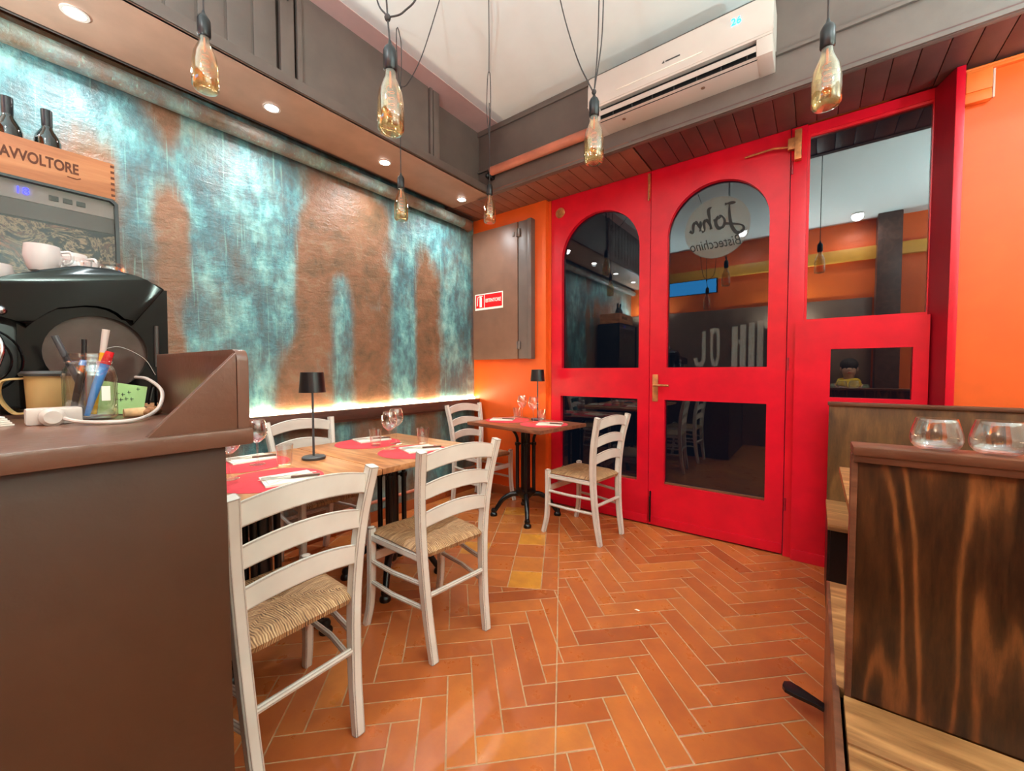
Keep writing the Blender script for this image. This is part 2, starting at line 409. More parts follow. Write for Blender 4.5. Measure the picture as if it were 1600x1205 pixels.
def bez(pts, n=8):
    """Catmull-Rom through points"""
    P = [Vector(p) for p in pts]; P = [P[0]*2-P[1]]+P+[P[-1]*2-P[-2]]; out = []
    for i in range(1, len(P)-2):
        for k in range(n):
            t = k/n; a, b, c, d = P[i-1:i+3]
            out.append(0.5*((2*b)+(c-a)*t+(2*a-5*b+4*c-d)*t*t+(3*b-3*c+d-a)*t**3))
    out.append(P[-2]); return out

XL = -2.79; YD = 3.10; CZ = 3.26; SZ = 2.70; YB = -1.15; XR = 2.0

# ------------------------------------------------------------------ setting
# floor: grout bed with herringbone terracotta, and a patch of square tiles in the corner
def clip(poly, n, d):
    out = []
    for i in range(len(poly)):
        a, b = poly[i], poly[(i+1) % len(poly)]
        da = a[0]*n[0]+a[1]*n[1]-d; db = b[0]*n[0]+b[1]*n[1]-d
        if da >= 0: out.append(a)
        if (da > 0 > db) or (da < 0 < db):
            t = da/(da-db); out.append((a[0]+(b[0]-a[0])*t, a[1]+(b[1]-a[1])*t))
    return out
bm = bmesh.new(); lay = bm.loops.layers.float_color.new('tile_tone')
FX0, FX1, FY0, FY1 = XL-0.02, XR+0.02, YB-0.02, 3.14
def clip_room(p):
    for n, d in (((1, 0), FX0), ((-1, 0), -FX1), ((0, 1), FY0), ((0, -1), -FY1)):
        if len(p) < 3: return []
        p = clip(p, n, d)
    return p
def put_tile(poly, tone):
    poly = clip_room(poly)
    if len(poly) < 3: return
    cxx = sum(p[0] for p in poly)/len(poly); cyy = sum(p[1] for p in poly)/len(poly)
    def area(p): return abs(sum(p[i][0]*p[(i+1) % len(p)][1]-p[(i+1) % len(p)][0]*p[i][1] for i in range(len(p))))/2
    if area(poly) < 2e-4: return
    def inset(p, k):
        q = []
        for x, y in p:
            dx, dy = cxx-x, cyy-y; d = math.hypot(dx, dy) or 1; q.append((x+dx/d*k, y+dy/d*k))
        return q
    top = inset(poly, 0.0016)
    vb = [bm.verts.new((x, y, -0.003)) for x, y in poly]; vm = [bm.verts.new((x, y, -0.0008)) for x, y in poly]; vt = [bm.verts.new((x, y, 0)) for x, y in top]
    fs = [bm.faces.new(vt)]
    n = len(poly)
    for i in range(n):
        j = (i+1) % n
        fs.append(bm.faces.new((vb[i], vb[j], vm[j], vm[i]))); fs.append(bm.faces.new((vm[i], vm[j], vt[j], vt[i])))
    for f in fs:
        f.material_index = 1; f.smooth = False
        for lp in f.loops: lp[lay] = (tone, tone, tone, 1)
W = 0.094; g = 0.0028; h45 = math.sqrt(0.5)
OX, OY = -0.801+0.0, 1.143+0.0
nA = (math.cos(R(30)), math.sin(R(30))); dA = -1.10*nA[0]+1.87*nA[1]      # edge of the square-tile patch (inside: below dA)
nB = (-math.sin(R(30)), math.cos(R(30))); dB = -1.10*nB[0]+1.87*nB[1]
def world45(u, v): return (OX+(u-v)*W*h45, OY+(u+v)*W*h45)
for i in range(-70, 70):
    for j in range(-70, 70):
        mm = (i-j) % 8
        if mm == 0: q = (i+g/W, i+4-g/W, j+g/W, j+1-g/W)           # along u
        elif mm == 7: q = (i+g/W, i+1-g/W, j+g/W, j+4-g/W)         # along v, bottom cell
        else: continue
        poly = [world45(q[0], q[2]), world45(q[1], q[2]), world45(q[1], q[3]), world45(q[0], q[3])]
        if all(p[0] < FX0-0.4 or p[0] > FX1+0.4 or p[1] < FY0-0.4 or p[1] > FY1+0.4 for p in poly): continue
        tone = max(0, min(0.85, random.gauss(0.42, 0.17)))
        pa = clip(poly, nA, dA+0.003)
        if len(pa) > 2: put_tile(pa, tone)
        pb = clip(poly, (-nA[0], -nA[1]), -(dA-0.003))
        if len(pb) > 2:
            pb = clip(pb, (-nB[0], -nB[1]), -(dB-0.003))
            if len(pb) > 2: put_tile(pb, tone)
def worldP(a, b): return (nA[0]*a+nB[0]*b, nA[1]*a+nB[1]*b)
rows = [(-0.094, 0.0, 0.19)] + [(-0.094-0.186*(k+1), -0.094-0.186*k, 0.186) for k in range(12)]
for ri, (a0, a1, st) in enumerate(rows):
    for k in range(0, 16):
        b0 = k*st; off = 0.0 if ri % 2 == 0 else 0.0
        q = (dA+a0+g, dA+a1-g, dB+b0+g+off, dB+b0+st-g+off)
        poly = [worldP(q[0], q[2]), worldP(q[1], q[2]), worldP(q[1], q[3]), worldP(q[0], q[3])]
        put_tile(poly, 1.0 if (ri, k) in ((1, 0), (1, 3), (2, 6), (3, 2)) else random.uniform(0.25, 0.85) if ri else 0.4)
vb = [bm.verts.new(p) for p in ((FX0, FY0, -0.0015), (FX1, FY0, -0.0015), (FX1, FY1, -0.0015), (FX0, FY1, -0.0015))]
bm.faces.new(vb)
vb = [bm.verts.new(p) for p in ((FX0, FY0, -0.05), (FX0, FY1, -0.05), (FX1, FY1, -0.05), (FX1, FY0, -0.05))]
bm.faces.new(vb)
me = bpy.data.meshes.new('floor'); bm.to_mesh(me); bm.free(); me.materials.append(M_grout); me.materials.append(M_tile)
fl = bpy.data.objects.new('floor', me); C.objects.link(fl); struct(fl)

# left wall, with the painted patina laid out on a fine grid
PAT = [(0.199, 2.543, 0.151, 0.085, 0.6), (0.141, 2.401, 0.113, 0.124, 0.55), (0.291, 2.364, 0.152, 0.177, 0.6), (0.379, 2.527, 0.114, 0.122, 0.5), (0.489, 2.428, 0.099, 0.128, 0.6), (0.546, 2.033, 0.067, 0.329, 0.75), (0.48, 2.108, 0.044, 0.256, 0.5), (0.45, 1.686, 0.019, 0.288, 0.5), (0.748, 2.376, 0.137, 0.159, 0.7), (0.935, 2.527, 0.212, 0.187, 0.9), (0.834, 2.268, 0.163, 0.127, 0.9), (1.068, 2.352, 0.211, 0.196, 0.7), (0.906, 1.996, 0.129, 0.207, 1.1), (1.043, 2.071, 0.169, 0.157, 0.85), (0.884, 1.73, 0.17, 0.225, 1), (1.054, 1.76, 0.159, 0.276, 0.75), (0.944, 1.511, 0.209, 0.115, 1), (0.89, 1.336, 0.129, 0.132, 0.55), (1.059, 1.202, 0.082, 0.241, 1), (1.208, 1.579, 0.065, 0.208, 0.75), (1.194, 2.153, 0.088, 0.287, 0.85), (1.281, 2.511, 0.127, 0.209, 0.85), (0.722, 1.346, 0.023, 0.143, 0.5), (1.478, 2.719, 0.193, 0.11, 0.5), (1.628, 1.296, 0.067, 0.425, 0.95), (1.601, 1.716, 0.081, 0.139, 0.4), (1.773, 2.701, 0.228, 0.096, 0.4), (2.0, 2.738, 0.29, 0.126, 0.75), (2.187, 2.702, 0.208, 0.212, 0.75), (2.193, 2.172, 0.116, 0.428, 0.9), (2.183, 1.526, 0.095, 0.324, 0.95), (2.176, 1.091, 0.096, 0.272, 0.95), (2.467, 2.687, 0.278, 0.141, 0.8), (2.701, 2.584, 0.309, 0.179, 0.9), (2.798, 2.186, 0.217, 0.427, 0.85), (2.792, 1.571, 0.198, 0.431, 0.8), (2.786, 1.075, 0.181, 0.31, 0.9), (2.539, 2.423, 0.161, 0.173, 0.5), (1.895, 1.756, 0.071, 0.07, 0.35), (1.067, 0.756, 0.095, 0.203, 0.8), (1.616, 0.678, 0.072, 0.238, 0.8), (2.169, 0.599, 0.089, 0.274, 0.8), (2.78, 0.449, 0.2, 0.376, 0.8), (1.212, 0.263, 0.126, 0.258, 0.5), (1.957, 0.104, 0.157, 0.21, 0.6), (2.59, 0.054, 0.168, 0.243, 0.6), (0.66, 1.95, 0.06, 0.42, -0.75), (0.43, 1.85, 0.035, 0.4, -0.5), (1.36, 2.25, 0.12, 0.3, -0.5), (0.3, 2.3, 0.1, 0.1, -0.4), (0.62, 2.5, 0.07, 0.12, -0.5), (1.12, 2.20, 0.06, 0.06, -0.5), (0.97, 1.62, 0.10, 0.05, -0.35), (2.48, 1.6, 0.13, 0.6, -0.4), (1.9, 2.5, 0.15, 0.15, -0.3), (-0.3, 2.2, 0.3, 0.5, 0.7), (-0.8, 1.6, 0.2, 0.8, 0.7)]
bm = bmesh.new(); lay = bm.verts.layers.float_color.new('patina')
NY, NZ = 170, 132; grid = []
for a in range(NY+1):
    y = YB + (3.14-YB)*a/NY; col = []
    for b in range(NZ+1):
        z = 3.3*b/NZ; vv = bm.verts.new((XL, y, z)); t = 0
        for cy_, cz_, ry, rz_, st in PAT:
            d = ((y-cy_)/ry)**2*0.8+((z-cz_)/rz_)**2*0.8
            if d < 5: t += st*math.exp(-d*d*0.33)
        t = max(-0.3, min(0.95, t))*0.66; vv[lay] = (t, t, t, 1); col.append(vv)
    grid.append(col)
for a in range(NY):
    for b in range(NZ): bm.faces.new((grid[a][b], grid[a][b+1], grid[a+1][b+1], grid[a+1][b]))
# thickness
bk = [bm.verts.new(p) for p in ((XL-0.1, YB, 0), (XL-0.1, 3.14, 0), (XL-0.1, 3.14, 3.3), (XL-0.1, YB, 3.3))]; bm.faces.new(bk)
me = bpy.data.meshes.new('wall_left'); bm.to_mesh(me); bm.free(); me.materials.append(M_patina)
o = bpy.data.objects.new('wall_left', me); C.objects.link(o); struct(o)

b = MB()
b.box(XL, -1.925, 3.05, 3.16, 0, 3.3, 0.006); b.box(-1.93, -1.90, 3.098, 3.16, 0, 3.3)
b.box(0.562, XR, 3.03, 3.16, 0, 2.70); b.box(XL, XR, 3.12, 3.16, 2.72, 3.3)
struct(b.build('wall_far', M_orange))
struct(MB().box(XR, XR+0.08, YB, 3.14, 0, 3.3).build('wall_right', paint('cream_wall_paint', (232, 226, 208), 0.8, 0.02)))
struct(MB().box(XL, XR, YB-0.08, YB, 0, 3.3).build('wall_back', M_orange))
b = MB(); b.box(-2.15, XR, YB, 2.72, CZ, CZ+0.05); b.build('ceiling', M_white)['kind'] = 'structure'
struct(MB().box(-2.50, -2.15, YB, 2.72, CZ-0.004, CZ+0.05).build('trim_1', M_mauve))

# soffit over the patina wall
b = MB(); b.box(-2.71, -2.25, YB, 2.68, SZ, SZ+0.015, 0.003); b.box(-2.268, -2.25, YB, 2.68, SZ, SZ+0.055, 0.003)
struct(b.build('trim_2', M_soffit))
b = MB(); b.box(-2.272, -2.246, YB, 2.68, SZ+0.006, SZ+0.065, 0.004)
b.box(-2.30, -2.275, YB, 0.98, SZ+0.06, CZ)          # boarded part
for k in range(14): b.box(-2.2755, -2.268, 0.98-0.115*k-0.105, 0.98-0.115*k, SZ+0.07, CZ, 0.003)
b.box(-2.29, -2.262, 1.0, 1.07, SZ+0.06, CZ, 0.003); b.box(-2.285, -2.258, 1.085, 1.11, SZ+0.06, CZ, 0.003)
b.box(-2.31, -2.28, 1.11, 2.02, SZ+0.06, CZ)
b.box(-2.30, -2.268, 2.03, 2.055, SZ+0.06, CZ, 0.003); b.box(-2.34, -2.272, 2.065, 2.12, SZ+0.06, CZ, 0.003)
b.box(-2.39, -2.37, 2.10, 2.70, SZ+0.02, CZ)
b.box(-2.40, -2.26, 2.10, 2.70, SZ+0.015, SZ+0.03)
b.box(-2.44, -2.40, YB, 2.70, SZ+0.015, CZ)
b.box(-2.40, -2.31, YB, 2.10, SZ+0.06, CZ)
struct(b.build('trim_3', M_brown))
struct(MB().box(-2.72, -2.70, YB, 2.95, SZ+0.0, SZ+0.06).box(-2.79, -2.71, YB, 3.05, SZ+0.05, SZ+0.07).build('trim_4', M_brown))
# beam above the door recess
b = MB(); b.box(-2.40, XR, 2.67, 2.70, SZ+0.0, CZ+0.02, 0.003); b.box(-2.40, XR, 2.655, 2.668, SZ+0.0, SZ+0.022, 0.003)
b.box(-2.40, XR, 2.652, 2.668, 2.905, 2.925, 0.003); b.box(-2.40, XR, 2.655, 2.67, CZ-0.045, CZ-0.003, 0.003)
struct(b.build('trim_5', M_brown))
b = MB()
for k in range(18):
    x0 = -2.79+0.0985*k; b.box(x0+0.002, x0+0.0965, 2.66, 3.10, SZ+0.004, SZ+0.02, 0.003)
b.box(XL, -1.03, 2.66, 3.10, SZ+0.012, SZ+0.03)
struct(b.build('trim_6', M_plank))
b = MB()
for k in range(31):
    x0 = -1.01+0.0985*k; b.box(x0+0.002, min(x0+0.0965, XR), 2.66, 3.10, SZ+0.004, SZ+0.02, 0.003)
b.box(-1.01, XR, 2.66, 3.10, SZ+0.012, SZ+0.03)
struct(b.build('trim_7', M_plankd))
# wall rail with led strip, skirting
struct(MB().box(XL, -2.712, YB, 3.05, 0.848, 0.922, 0.008).box(XL, -2.735, YB, 3.05, 0.83, 0.85).build('trim_8', M_rail))
b = MB(); b.box(XL, -2.772, YB, 3.05, 0, 0.085, 0.003); b.box(XL, -1.93, 3.034, 3.05, 0, 0.085, 0.003)
struct(b.build('baseboard_left', M_tile))
led = MB().box(-2.784, -2.768, 0.2, 3.04, 0.924, 0.934).build('led_strip', M_led)
tag(led, 'glowing warm white light strip along the rail at the foot of the patina wall', 'led strip')
# big painted pipe under the ceiling
t = thing('ceiling_pipe', 'thick patina painted pipe running along the top of the teal wall', 'pipe', (-2.742, 0, 2.628))
b = MB().tube([(0, YB+0.02, 0), (0, 1.0, 0), (0, 2.86, 0)], 0.046, 20); po = b.build('pipe', M_patina, t)
ca = po.data.color_attributes.new('patina', 'FLOAT_COLOR', 'POINT')
for q in ca.data: q.color = (0.36, 0.36, 0.36, 1)
b = MB().tube([(0, 2.86, 0), (0, 2.90, 0), (-0.008, 2.935, 0), (-0.028, 2.955, 0), (-0.05, 2.96, 0)], 0.049, 20)
b.lathe([(0.0, 0), (0.052, 0), (0.052, 0.02), (0.0, 0.02)], 20, (0, 2.865, 0), Matrix.Rotation(R(90), 4, 'X')); b.build('elbow', M_brown2, t)
o = MB().tube([(-2.765, 0.42, 0.165), (-2.765, 2.2, 0.165), (-2.765, 3.0, 0.165)], 0.013, 10).build('copper_pipe', M_coppip)
tag(o, 'thin copper coloured pipe running low along the left wall above the tiles', 'pipe')

# ------------------------------------------------------------------ doors and glazed side panel
def arch(x0, x1, z0, ztop, n=28):
    r = (x1-x0)/2; cx_ = (x0+x1)/2; zs = ztop-r
    return [(x0, z0), (x1, z0)] + [(cx_+r*math.cos(PI*k/n), zs+r*math.sin(PI*k/n)) for k in range(n+1)]
def rect(x0, x1, z0, z1): return [(x0, z0), (x1, z0), (x1, z1), (x0, z1)]
def leaf(idx, x0, x1, hx0, hx1, lx0, lx1):
    t = thing('door_%d' % idx, None, None, (0, 0, 0)); struct(t)
    b = MB().plate(rect(x0, x1, 0.012, 2.703), [arch(hx0, hx1, 1.222, 2.507), rect(lx0, lx1, 0.335, 0.979)], 'y', 3.10, 3.145)
    b.build('door_leaf', M_red, t, smooth=30)
    MB().box(x0+0.004, x1-0.004, 3.092, 3.101, 0.012, 0.075, 0.002).build('kick_board', M_red, t)
    MB().prism(arch(hx0-0.005, hx1+0.005, 1.217, 2.512), 'y', 3.134, 3.138).build('arched_pane', M_pane, t)
    MB().prism(rect(lx0-0.005, lx1+0.005, 0.33, 0.984), 'y', 3.134, 3.138).build('lower_pane', M_pane, t)
    MB().box(lx0, lx1, 3.12, 3.134, 0.335, 0.35, 0.002).build('glazing_bead', M_edge, t)
    return t
d1 = leaf(1, -1.897, -1.021, -1.79, -1.103, -1.80, -1.11)
d2 = leaf(2, -1.017, -0.152, -0.893, -0.255, -0.903, -0.253)
# right leaf hardware
hnd = MB().box(-0.992, -0.950, 3.088, 3.10, 0.965, 1.17, 0.005).build('handle_plate', M_brass, d2)
MB().tube(bez([(-0.971, 3.10, 1.09), (-0.971, 3.055, 1.09), (-0.955, 3.05, 1.09), (-0.86, 3.052, 1.088)], 4), 0.009, 10).build('door_handle', M_brass, hnd)
MB().box(-1.006, -0.996, 3.088, 3.10, 0.03, 0.27, 0.002).tube([(-1.002, 3.083, 0.05), (-1.002, 3.083, 0.23)], 0.005, 8).build('bottom_bolt', M_iron, d2)
MB().box(-1.040, -1.024, 3.088, 3.10, 2.50, 2.685, 0.002).tube([(-1.03, 3.08, 2.48), (-1.03, 3.08, 2.60)], 0.006, 8).build('top_bolt', M_brass, d1)
MB().lathe([(0, 0), (0.04, 0), (0.045, 0.006), (0.042, 0.01), (0.03, 0.008), (0, 0.008)], 24, (-1.805, 3.10, 2.575), Matrix.Rotation(R(90), 4, 'X')).build('round_vent', M_brass, d1)
MB().lathe([(0, 0), (0.035, 0), (0.038, 0.006), (0.03, 0.008), (0, 0.004)], 24, (-1.79, 3.10, 0.215), Matrix.Rotation(R(90), 4, 'X')).build('round_vent', M_coppip, d1)
cl = MB().box(-0.13, -0.095, 3.05, 3.09, 2.49, 2.67, 0.003).box(-0.165, -0.12, 3.055, 3.085, 2.56, 2.63, 0.006).build('door_closer', M_brass, d2)
MB().tube([(-0.15, 3.07, 2.58), (-0.24, 3.07, 2.60), (-0.40, 3.085, 2.60)], 0.006, 8).build('closer_arm', M_brass, cl)
for z in (0.30, 1.2, 2.42):
    MB().tube([(-0.142, 3.09, z), (-0.142, 3.09, z+0.08)], 0.007, 8).build('hinge', M_redd, d2)
# frosted logo and lettering, read from the street side
RX = (R(90), 0, R(180))
MB().prism([(-0.573+0.208*math.cos(2*PI*k/48), 2.197+0.21*math.sin(2*PI*k/48)) for k in range(48)], 'y', 3.1325, 3.1335).build('logo_disc', M_decal, d2)
def brush(paths, x0, z0, sx, sz, wmax):
    """script strokes as flat ribbons; drawn as read from the street (x runs to -X)"""
    b = MB()
    for p in paths:
        q = bez([(x0-x*sx, 3.1315, z0+z*sz) for x, z in p], 8); n = len(q)
        b.bar(q, [wmax*(0.35+0.65*abs(math.sin(PI*i/(n-1)*1.3))) for i in range(n)], 0.0005, (1, 0, 0.35))
    return b
jp = [[(0.10, 0.98), (0.24, 1.0), (0.38, 1.0)], [(0.26, 1.0), (0.26, 0.6), (0.20, 0.1), (0.06, -0.22), (-0.10, -0.16), (-0.08, 0.02), (0.12, 0.14), (0.36, 0.22)],
      [(0.46, 0.56), (0.38, 0.36), (0.42, 0.12), (0.55, 0.10), (0.62, 0.34), (0.56, 0.56), (0.46, 0.56), (0.54, 0.48), (0.68, 0.42)],
      [(0.74, 1.0), (0.82, 0.9), (0.78, 0.5), (0.74, 0.1)], [(0.75, 0.2), (0.86, 0.5), (0.94, 0.42), (0.92, 0.1), (1.0, 0.06)],
      [(1.04, 0.52), (1.04, 0.1)], [(1.05, 0.22), (1.16, 0.5), (1.24, 0.4), (1.24, 0.08), (1.34, 0.18)]]
brush(jp, -0.432, 2.175, 0.235, 0.17, 0.022).build('logo_lettering', M_ink, d2)
text('logo_lettering', 'Bistecchino', 0.098, M_ink, (-0.575, 3.1315, 2.085), RX, d2, 0.0004, sx=0.72, shear=0.35)
b = MB()   # tall etched letters at the foot of the arched pane
b.plate([(-0.66+0.055*math.cos(a_), z_) for a_, z_ in ()] or [(-0.60, 1.30), (-0.60, 1.46), (-0.605, 1.49), (-0.575, 1.50), (-0.545, 1.49), (-0.54, 1.46), (-0.54, 1.30), (-0.55, 1.24), (-0.57, 1.225), (-0.59, 1.24)], [[(-0.583, 1.30), (-0.583, 1.45), (-0.57, 1.47), (-0.557, 1.45), (-0.557, 1.30), (-0.57, 1.255)]], 'y', 3.132, 3.1335)
b.prism([(-0.655, 1.48), (-0.63, 1.48), (-0.63, 1.27), (-0.645, 1.235), (-0.675, 1.225), (-0.70, 1.24), (-0.71, 1.29), (-0.685, 1.29), (-0.68, 1.262), (-0.665, 1.258), (-0.655, 1.275)], 'y', 3.132, 3.1335)
for x0, x1, z1 in ((-0.465, -0.43, 1.50), (-0.415, -0.38, 1.51), (-0.365, -0.33, 1.52), (-0.315, -0.28, 1.53)): b.box(x0, x1, 3.132, 3.1335, 1.224, z1)
b.box(-0.43, -0.415, 3.132, 3.1335, 1.38, 1.41)
b.build('etched_letters', M_decal2, d2)

b = MB(); b.box(-0.148, -0.066, 3.09, 3.16, 0, 2.70, 0.004)
b.box(-0.112, 0.505, 3.115, 3.16, 2.63, 2.70, 0.003)
struct(b.build('trim_9', M_red))
t = thing('window_1', None, None); struct(t)
MB().plate(rect(-0.066, 0.505, 1.47, 2.70), [rect(-0.052, 0.474, 1.515, 2.645)], 'y', 3.11, 3.15).build('window_frame', M_red, t)
MB().prism(rect(-0.056, 0.478, 1.511, 2.65), 'y', 3.13, 3.134).build('pane', M_pane2, t)
b = MB().plate(rect(-0.106, 0.484, 0.0, 1.497), [rect(0.07, 0.422, 1.036, 1.325)], 'y', 3.068, 3.11)
b.build('lower_panel', M_red, t, smooth=30)
MB().box(-0.102, 0.48, 3.058, 3.069, 0.0, 0.068, 0.002).build('kick_board', M_red, t)
MB().prism(rect(0.066, 0.426, 1.032, 1.329), 'y', 3.096, 3.1).build('small_pane', M_pane2, t)
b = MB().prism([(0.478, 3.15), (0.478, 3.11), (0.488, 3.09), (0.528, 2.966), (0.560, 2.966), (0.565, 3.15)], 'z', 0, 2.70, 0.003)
struct(b.build('trim_10', M_redd))  # post in darker red: shade of its side face put into the colour
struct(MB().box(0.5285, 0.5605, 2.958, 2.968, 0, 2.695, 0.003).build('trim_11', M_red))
t = tag(MB().box(0.566, 0.655, 2.985, 3.03, 2.565, 2.66, 0.006).box(0.564, 0.657, 2.99, 3.03, 2.515, 2.57, 0.012).build('junction_box', M_orangeL), 'small orange painted box at top of the right orange wall by the red post', 'junction box')
tag(MB().box(0.662, 0.670, 3.018, 3.03, 2.53, 2.685, 0.002).build('cable_trunking', M_wax), 'short white vertical trunking beside the orange box at the top right', 'trunking')
struct(MB().tube([(0.57, 3.02, 2.688), (1.0, 3.022, 2.689), (XR-0.01, 3.02, 2.688)], 0.009, 8).box(0.57, XR, 3.005, 3.03, 2.665, 2.682, 0.003).build('trim_12', M_orangeL))

# ------------------------------------------------------------------ wooden shutter with the extinguisher sign
t = thing('wall_shutter', 'brown painted shutter door on the orange wall with red sign', 'shutter', (0, 0, 0))
MB().box(-2.742, -2.192, 2.99, 3.03, 1.312, 2.555, 0.004).build('shutter_door', M_brown2, t)
MB().box(-2.184, -2.08, 2.992, 3.05, 1.312, 2.555, 0.004).box(-2.082, -2.038, 2.985, 3.05, 1.308, 2.56, 0.006).build('shutter_frame', M_brown, t)
for z in (1.40, 2.42):
    MB().box(-2.20, -2.158, 2.978, 2.992, z, z+0.07, 0.003).tube([(-2.188, 2.978, z), (-2.188, 2.978, z+0.07)], 0.007, 8).build('hinge', M_brown, t)
MB().box(-2.246, -2.226, 2.984, 2.992, 2.43, 2.47, 0.003).build('latch', M_brown, t)
t = thing('safety_sign', 'red and white ESTINTORE fire extinguisher sign on the brown shutter', 'sign', (-2.535, 2.988, 1.874))
MB().box(-0.175, 0.175, -0.002, 0.0, -0.078, 0.078).build('sign_plate', M_signwhite, t)
MB().box(-0.163, -0.058, -0.0035, -0.002, -0.058, 0.068).box(-0.05, 0.165, -0.0035, -0.002, -0.058, 0.068).build('red_fields', M_signred, t)
b = MB().box(-0.115, -0.085, -0.0045, -0.0035, -0.05, 0.035).prism([(-0.115, 0.035), (-0.105, 0.055), (-0.092, 0.055), (-0.085, 0.035)], 'y', -0.0045, -0.0035)
b.box(-0.118, -0.075, -0.0045, -0.0035, 0.052, 0.06); b.tube([(-0.105, -0.004, 0.052), (-0.135, -0.004, 0.05), (-0.142, -0.004, 0.0), (-0.143, -0.004, -0.035)], 0.004, 6)
b.build('extinguisher_symbol', M_signwhite, t)
text('sign_lettering', 'ESTINTORE', 0.047, M_signwhite, (0.057, -0.0042, 0.006), (R(90), 0, 0), t, 0.0005, sx=0.80, wt=0.02)

# ------------------------------------------------------------------ air conditioner and tube on the beam
t = thing('air_conditioner', 'white wall mounted air conditioner glowing blue 26 above the red doors', 'air conditioner', (0, 0, 0))
X0, X1 = -1.235, -0.205
prof = [(2.669, 3.13), (2.52, 3.135), (2.487, 3.12), (2.470, 3.05), (2.467, 2.945), (2.474, 2.93), (2.474, 2.925)]
low = [(2.669, 2.925), (2.474, 2.925), (2.48, 2.915), (2.669, 2.915)]
b = MB().prism(prof+[(2.669, 2.925)], 'x', X0, X1, 0.008); b.build('body', M_wax, t)
lowp = [(2.476, 2.926), (2.480, 2.915), (2.669, 2.915), (2.669, 2.926)]
MB().prism(lowp, 'x', X0+0.004, X1-0.004).build('upper_lip', M_wax, t)
b = MB(); b.prism([(2.497, 2.838), (2.53, 2.825), (2.669, 2.828), (2.669, 2.84)], 'x', X0+0.004, X1-0.004, 0.002)
b.prism([(2.482, 2.925), (2.497, 2.836), (2.53, 2.824), (2.669, 2.826), (2.669, 2.925)], 'x', X0+0.003, X0+0.075, 0.004)
b.prism([(2.482, 2.925), (2.497, 2.836), (2.53, 2.824), (2.669, 2.826), (2.669, 2.925)], 'x', X1-0.075, X1-0.003, 0.004)
b.build('lower_shell', M_wax, t)
MB().box(X0+0.07, X1-0.07, 2.512, 2.56, 2.83, 2.916).build('outlet_recess', M_black, t)
MB().prism([(2.484, 2.886), (2.492, 2.889), (2.50, 2.866), (2.493, 2.862)], 'x', X0+0.075, X1-0.075).build('flap', M_acl, t)
for k in range(7): MB().box(X0+0.16+0.125*k, X0+0.164+0.125*k, 2.503, 2.52, 2.842, 2.905).build('vane', M_tin, t)
MB().box(X0+0.2, X1-0.33, 2.4645, 2.468, 2.962, 2.967, 0.001).build('trim_line', M_signwhite, t)
MB().prism([(-0.755, 2.998), (-0.742, 2.998), (-0.744, 3.012)], 'y', 2.4655, 2.469).box(-0.735, -0.655, 2.4655, 2.469, 3.000, 3.006).build('maker_mark', M_tin, t)
text('display_digits', '26', 0.05, M_cyan, (-0.372, 2.4665, 3.045), (R(90), 0, 0), t, 0.0008)
for x in (-1.02, -0.55): MB().ball((x, 2.56, 2.826), 0.012, 1, 1, 0.6, 10).build('foot_clip', M_brown2, t)
t = thing('roller_tube', 'long brown painted roller tube along the beam left of the air conditioner', 'roller tube', (0, 2.622, 2.862))
MB().tube([(-2.19, 0, 0), (-1.7, 0, 0), (-1.22, 0, 0)], 0.034, 20).build('tube', M_coppip, t)
MB().box(-2.235, -2.19, 0.0, 0.045, -0.05, 0.03, 0.006).ball((-2.225, -0.01, -0.03), 0.02).build('end_bracket', M_black, t)

# ------------------------------------------------------------------ recessed spots
for i, y in enumerate(SPOT_Y):
    nm = ['recessed spot in the soffit nearest the bar', 'recessed spot in the soffit above the wine crate', 'recessed spot in the soffit, second from the left in view', 'recessed spot in the soffit, third from the left in view', 'recessed spot in the soffit nearest the orange corner'][i]
    t = thing('recessed_spotlight', 'round lit ' + nm, 'spotlight', (-2.5, y, SZ), 0, 'recessed spots in the soffit')
    MB().lathe([(0.034, 0.0), (0.045, 0.0), (0.045, -0.004), (0.034, -0.004), (0.034, 0.0)], 24).build('rim', M_wax, t)
    MB().lathe([(0, -0.002), (0.034, -0.002), (0.034, 0.001), (0, 0.001)], 24).build('lit_disc', M_spot, t)
# bodies of the added fill downlights, out of the frame
for k, (x, y, p) in enumerate(FILL_DOWN):
    t = thing('ceiling_downlight', ['small ceiling light at the back left of the room', 'small ceiling light at the back right of the room', 'small ceiling light over the right side booth', 'small ceiling light over the booth by the orange wall'][k], 'ceiling light', (x, y, CZ), 0, 'ceiling downlights out of the frame')
    MB().lathe([(0, 0), (0.05, 0), (0.06, -0.012), (0.05, -0.02), (0.045, -0.012), (0, -0.01)], 20).build('rim', M_wax, t)
for k, (x, y, z, p) in enumerate(FILL_UP):  # bowls made up to hold the added ceiling fill
    o = MB().lathe([(0, -0.10), (0.03, -0.10), (0.075, 0.0), (0.08, 0.02), (0.075, 0.02), (0.07, 0.0), (0.0, 0.0)], 24).build('wall_uplighter', M_wax); o.location = (x, y, z)
    tag(o, ['white bowl uplighter on the right wall by the camera', 'white bowl uplighter on the back wall behind the camera', 'white bowl uplighter on the back wall behind the bar', 'white bowl uplighter on the right wall by the booth'][k], 'uplighter', 'wall uplighters out of the frame')

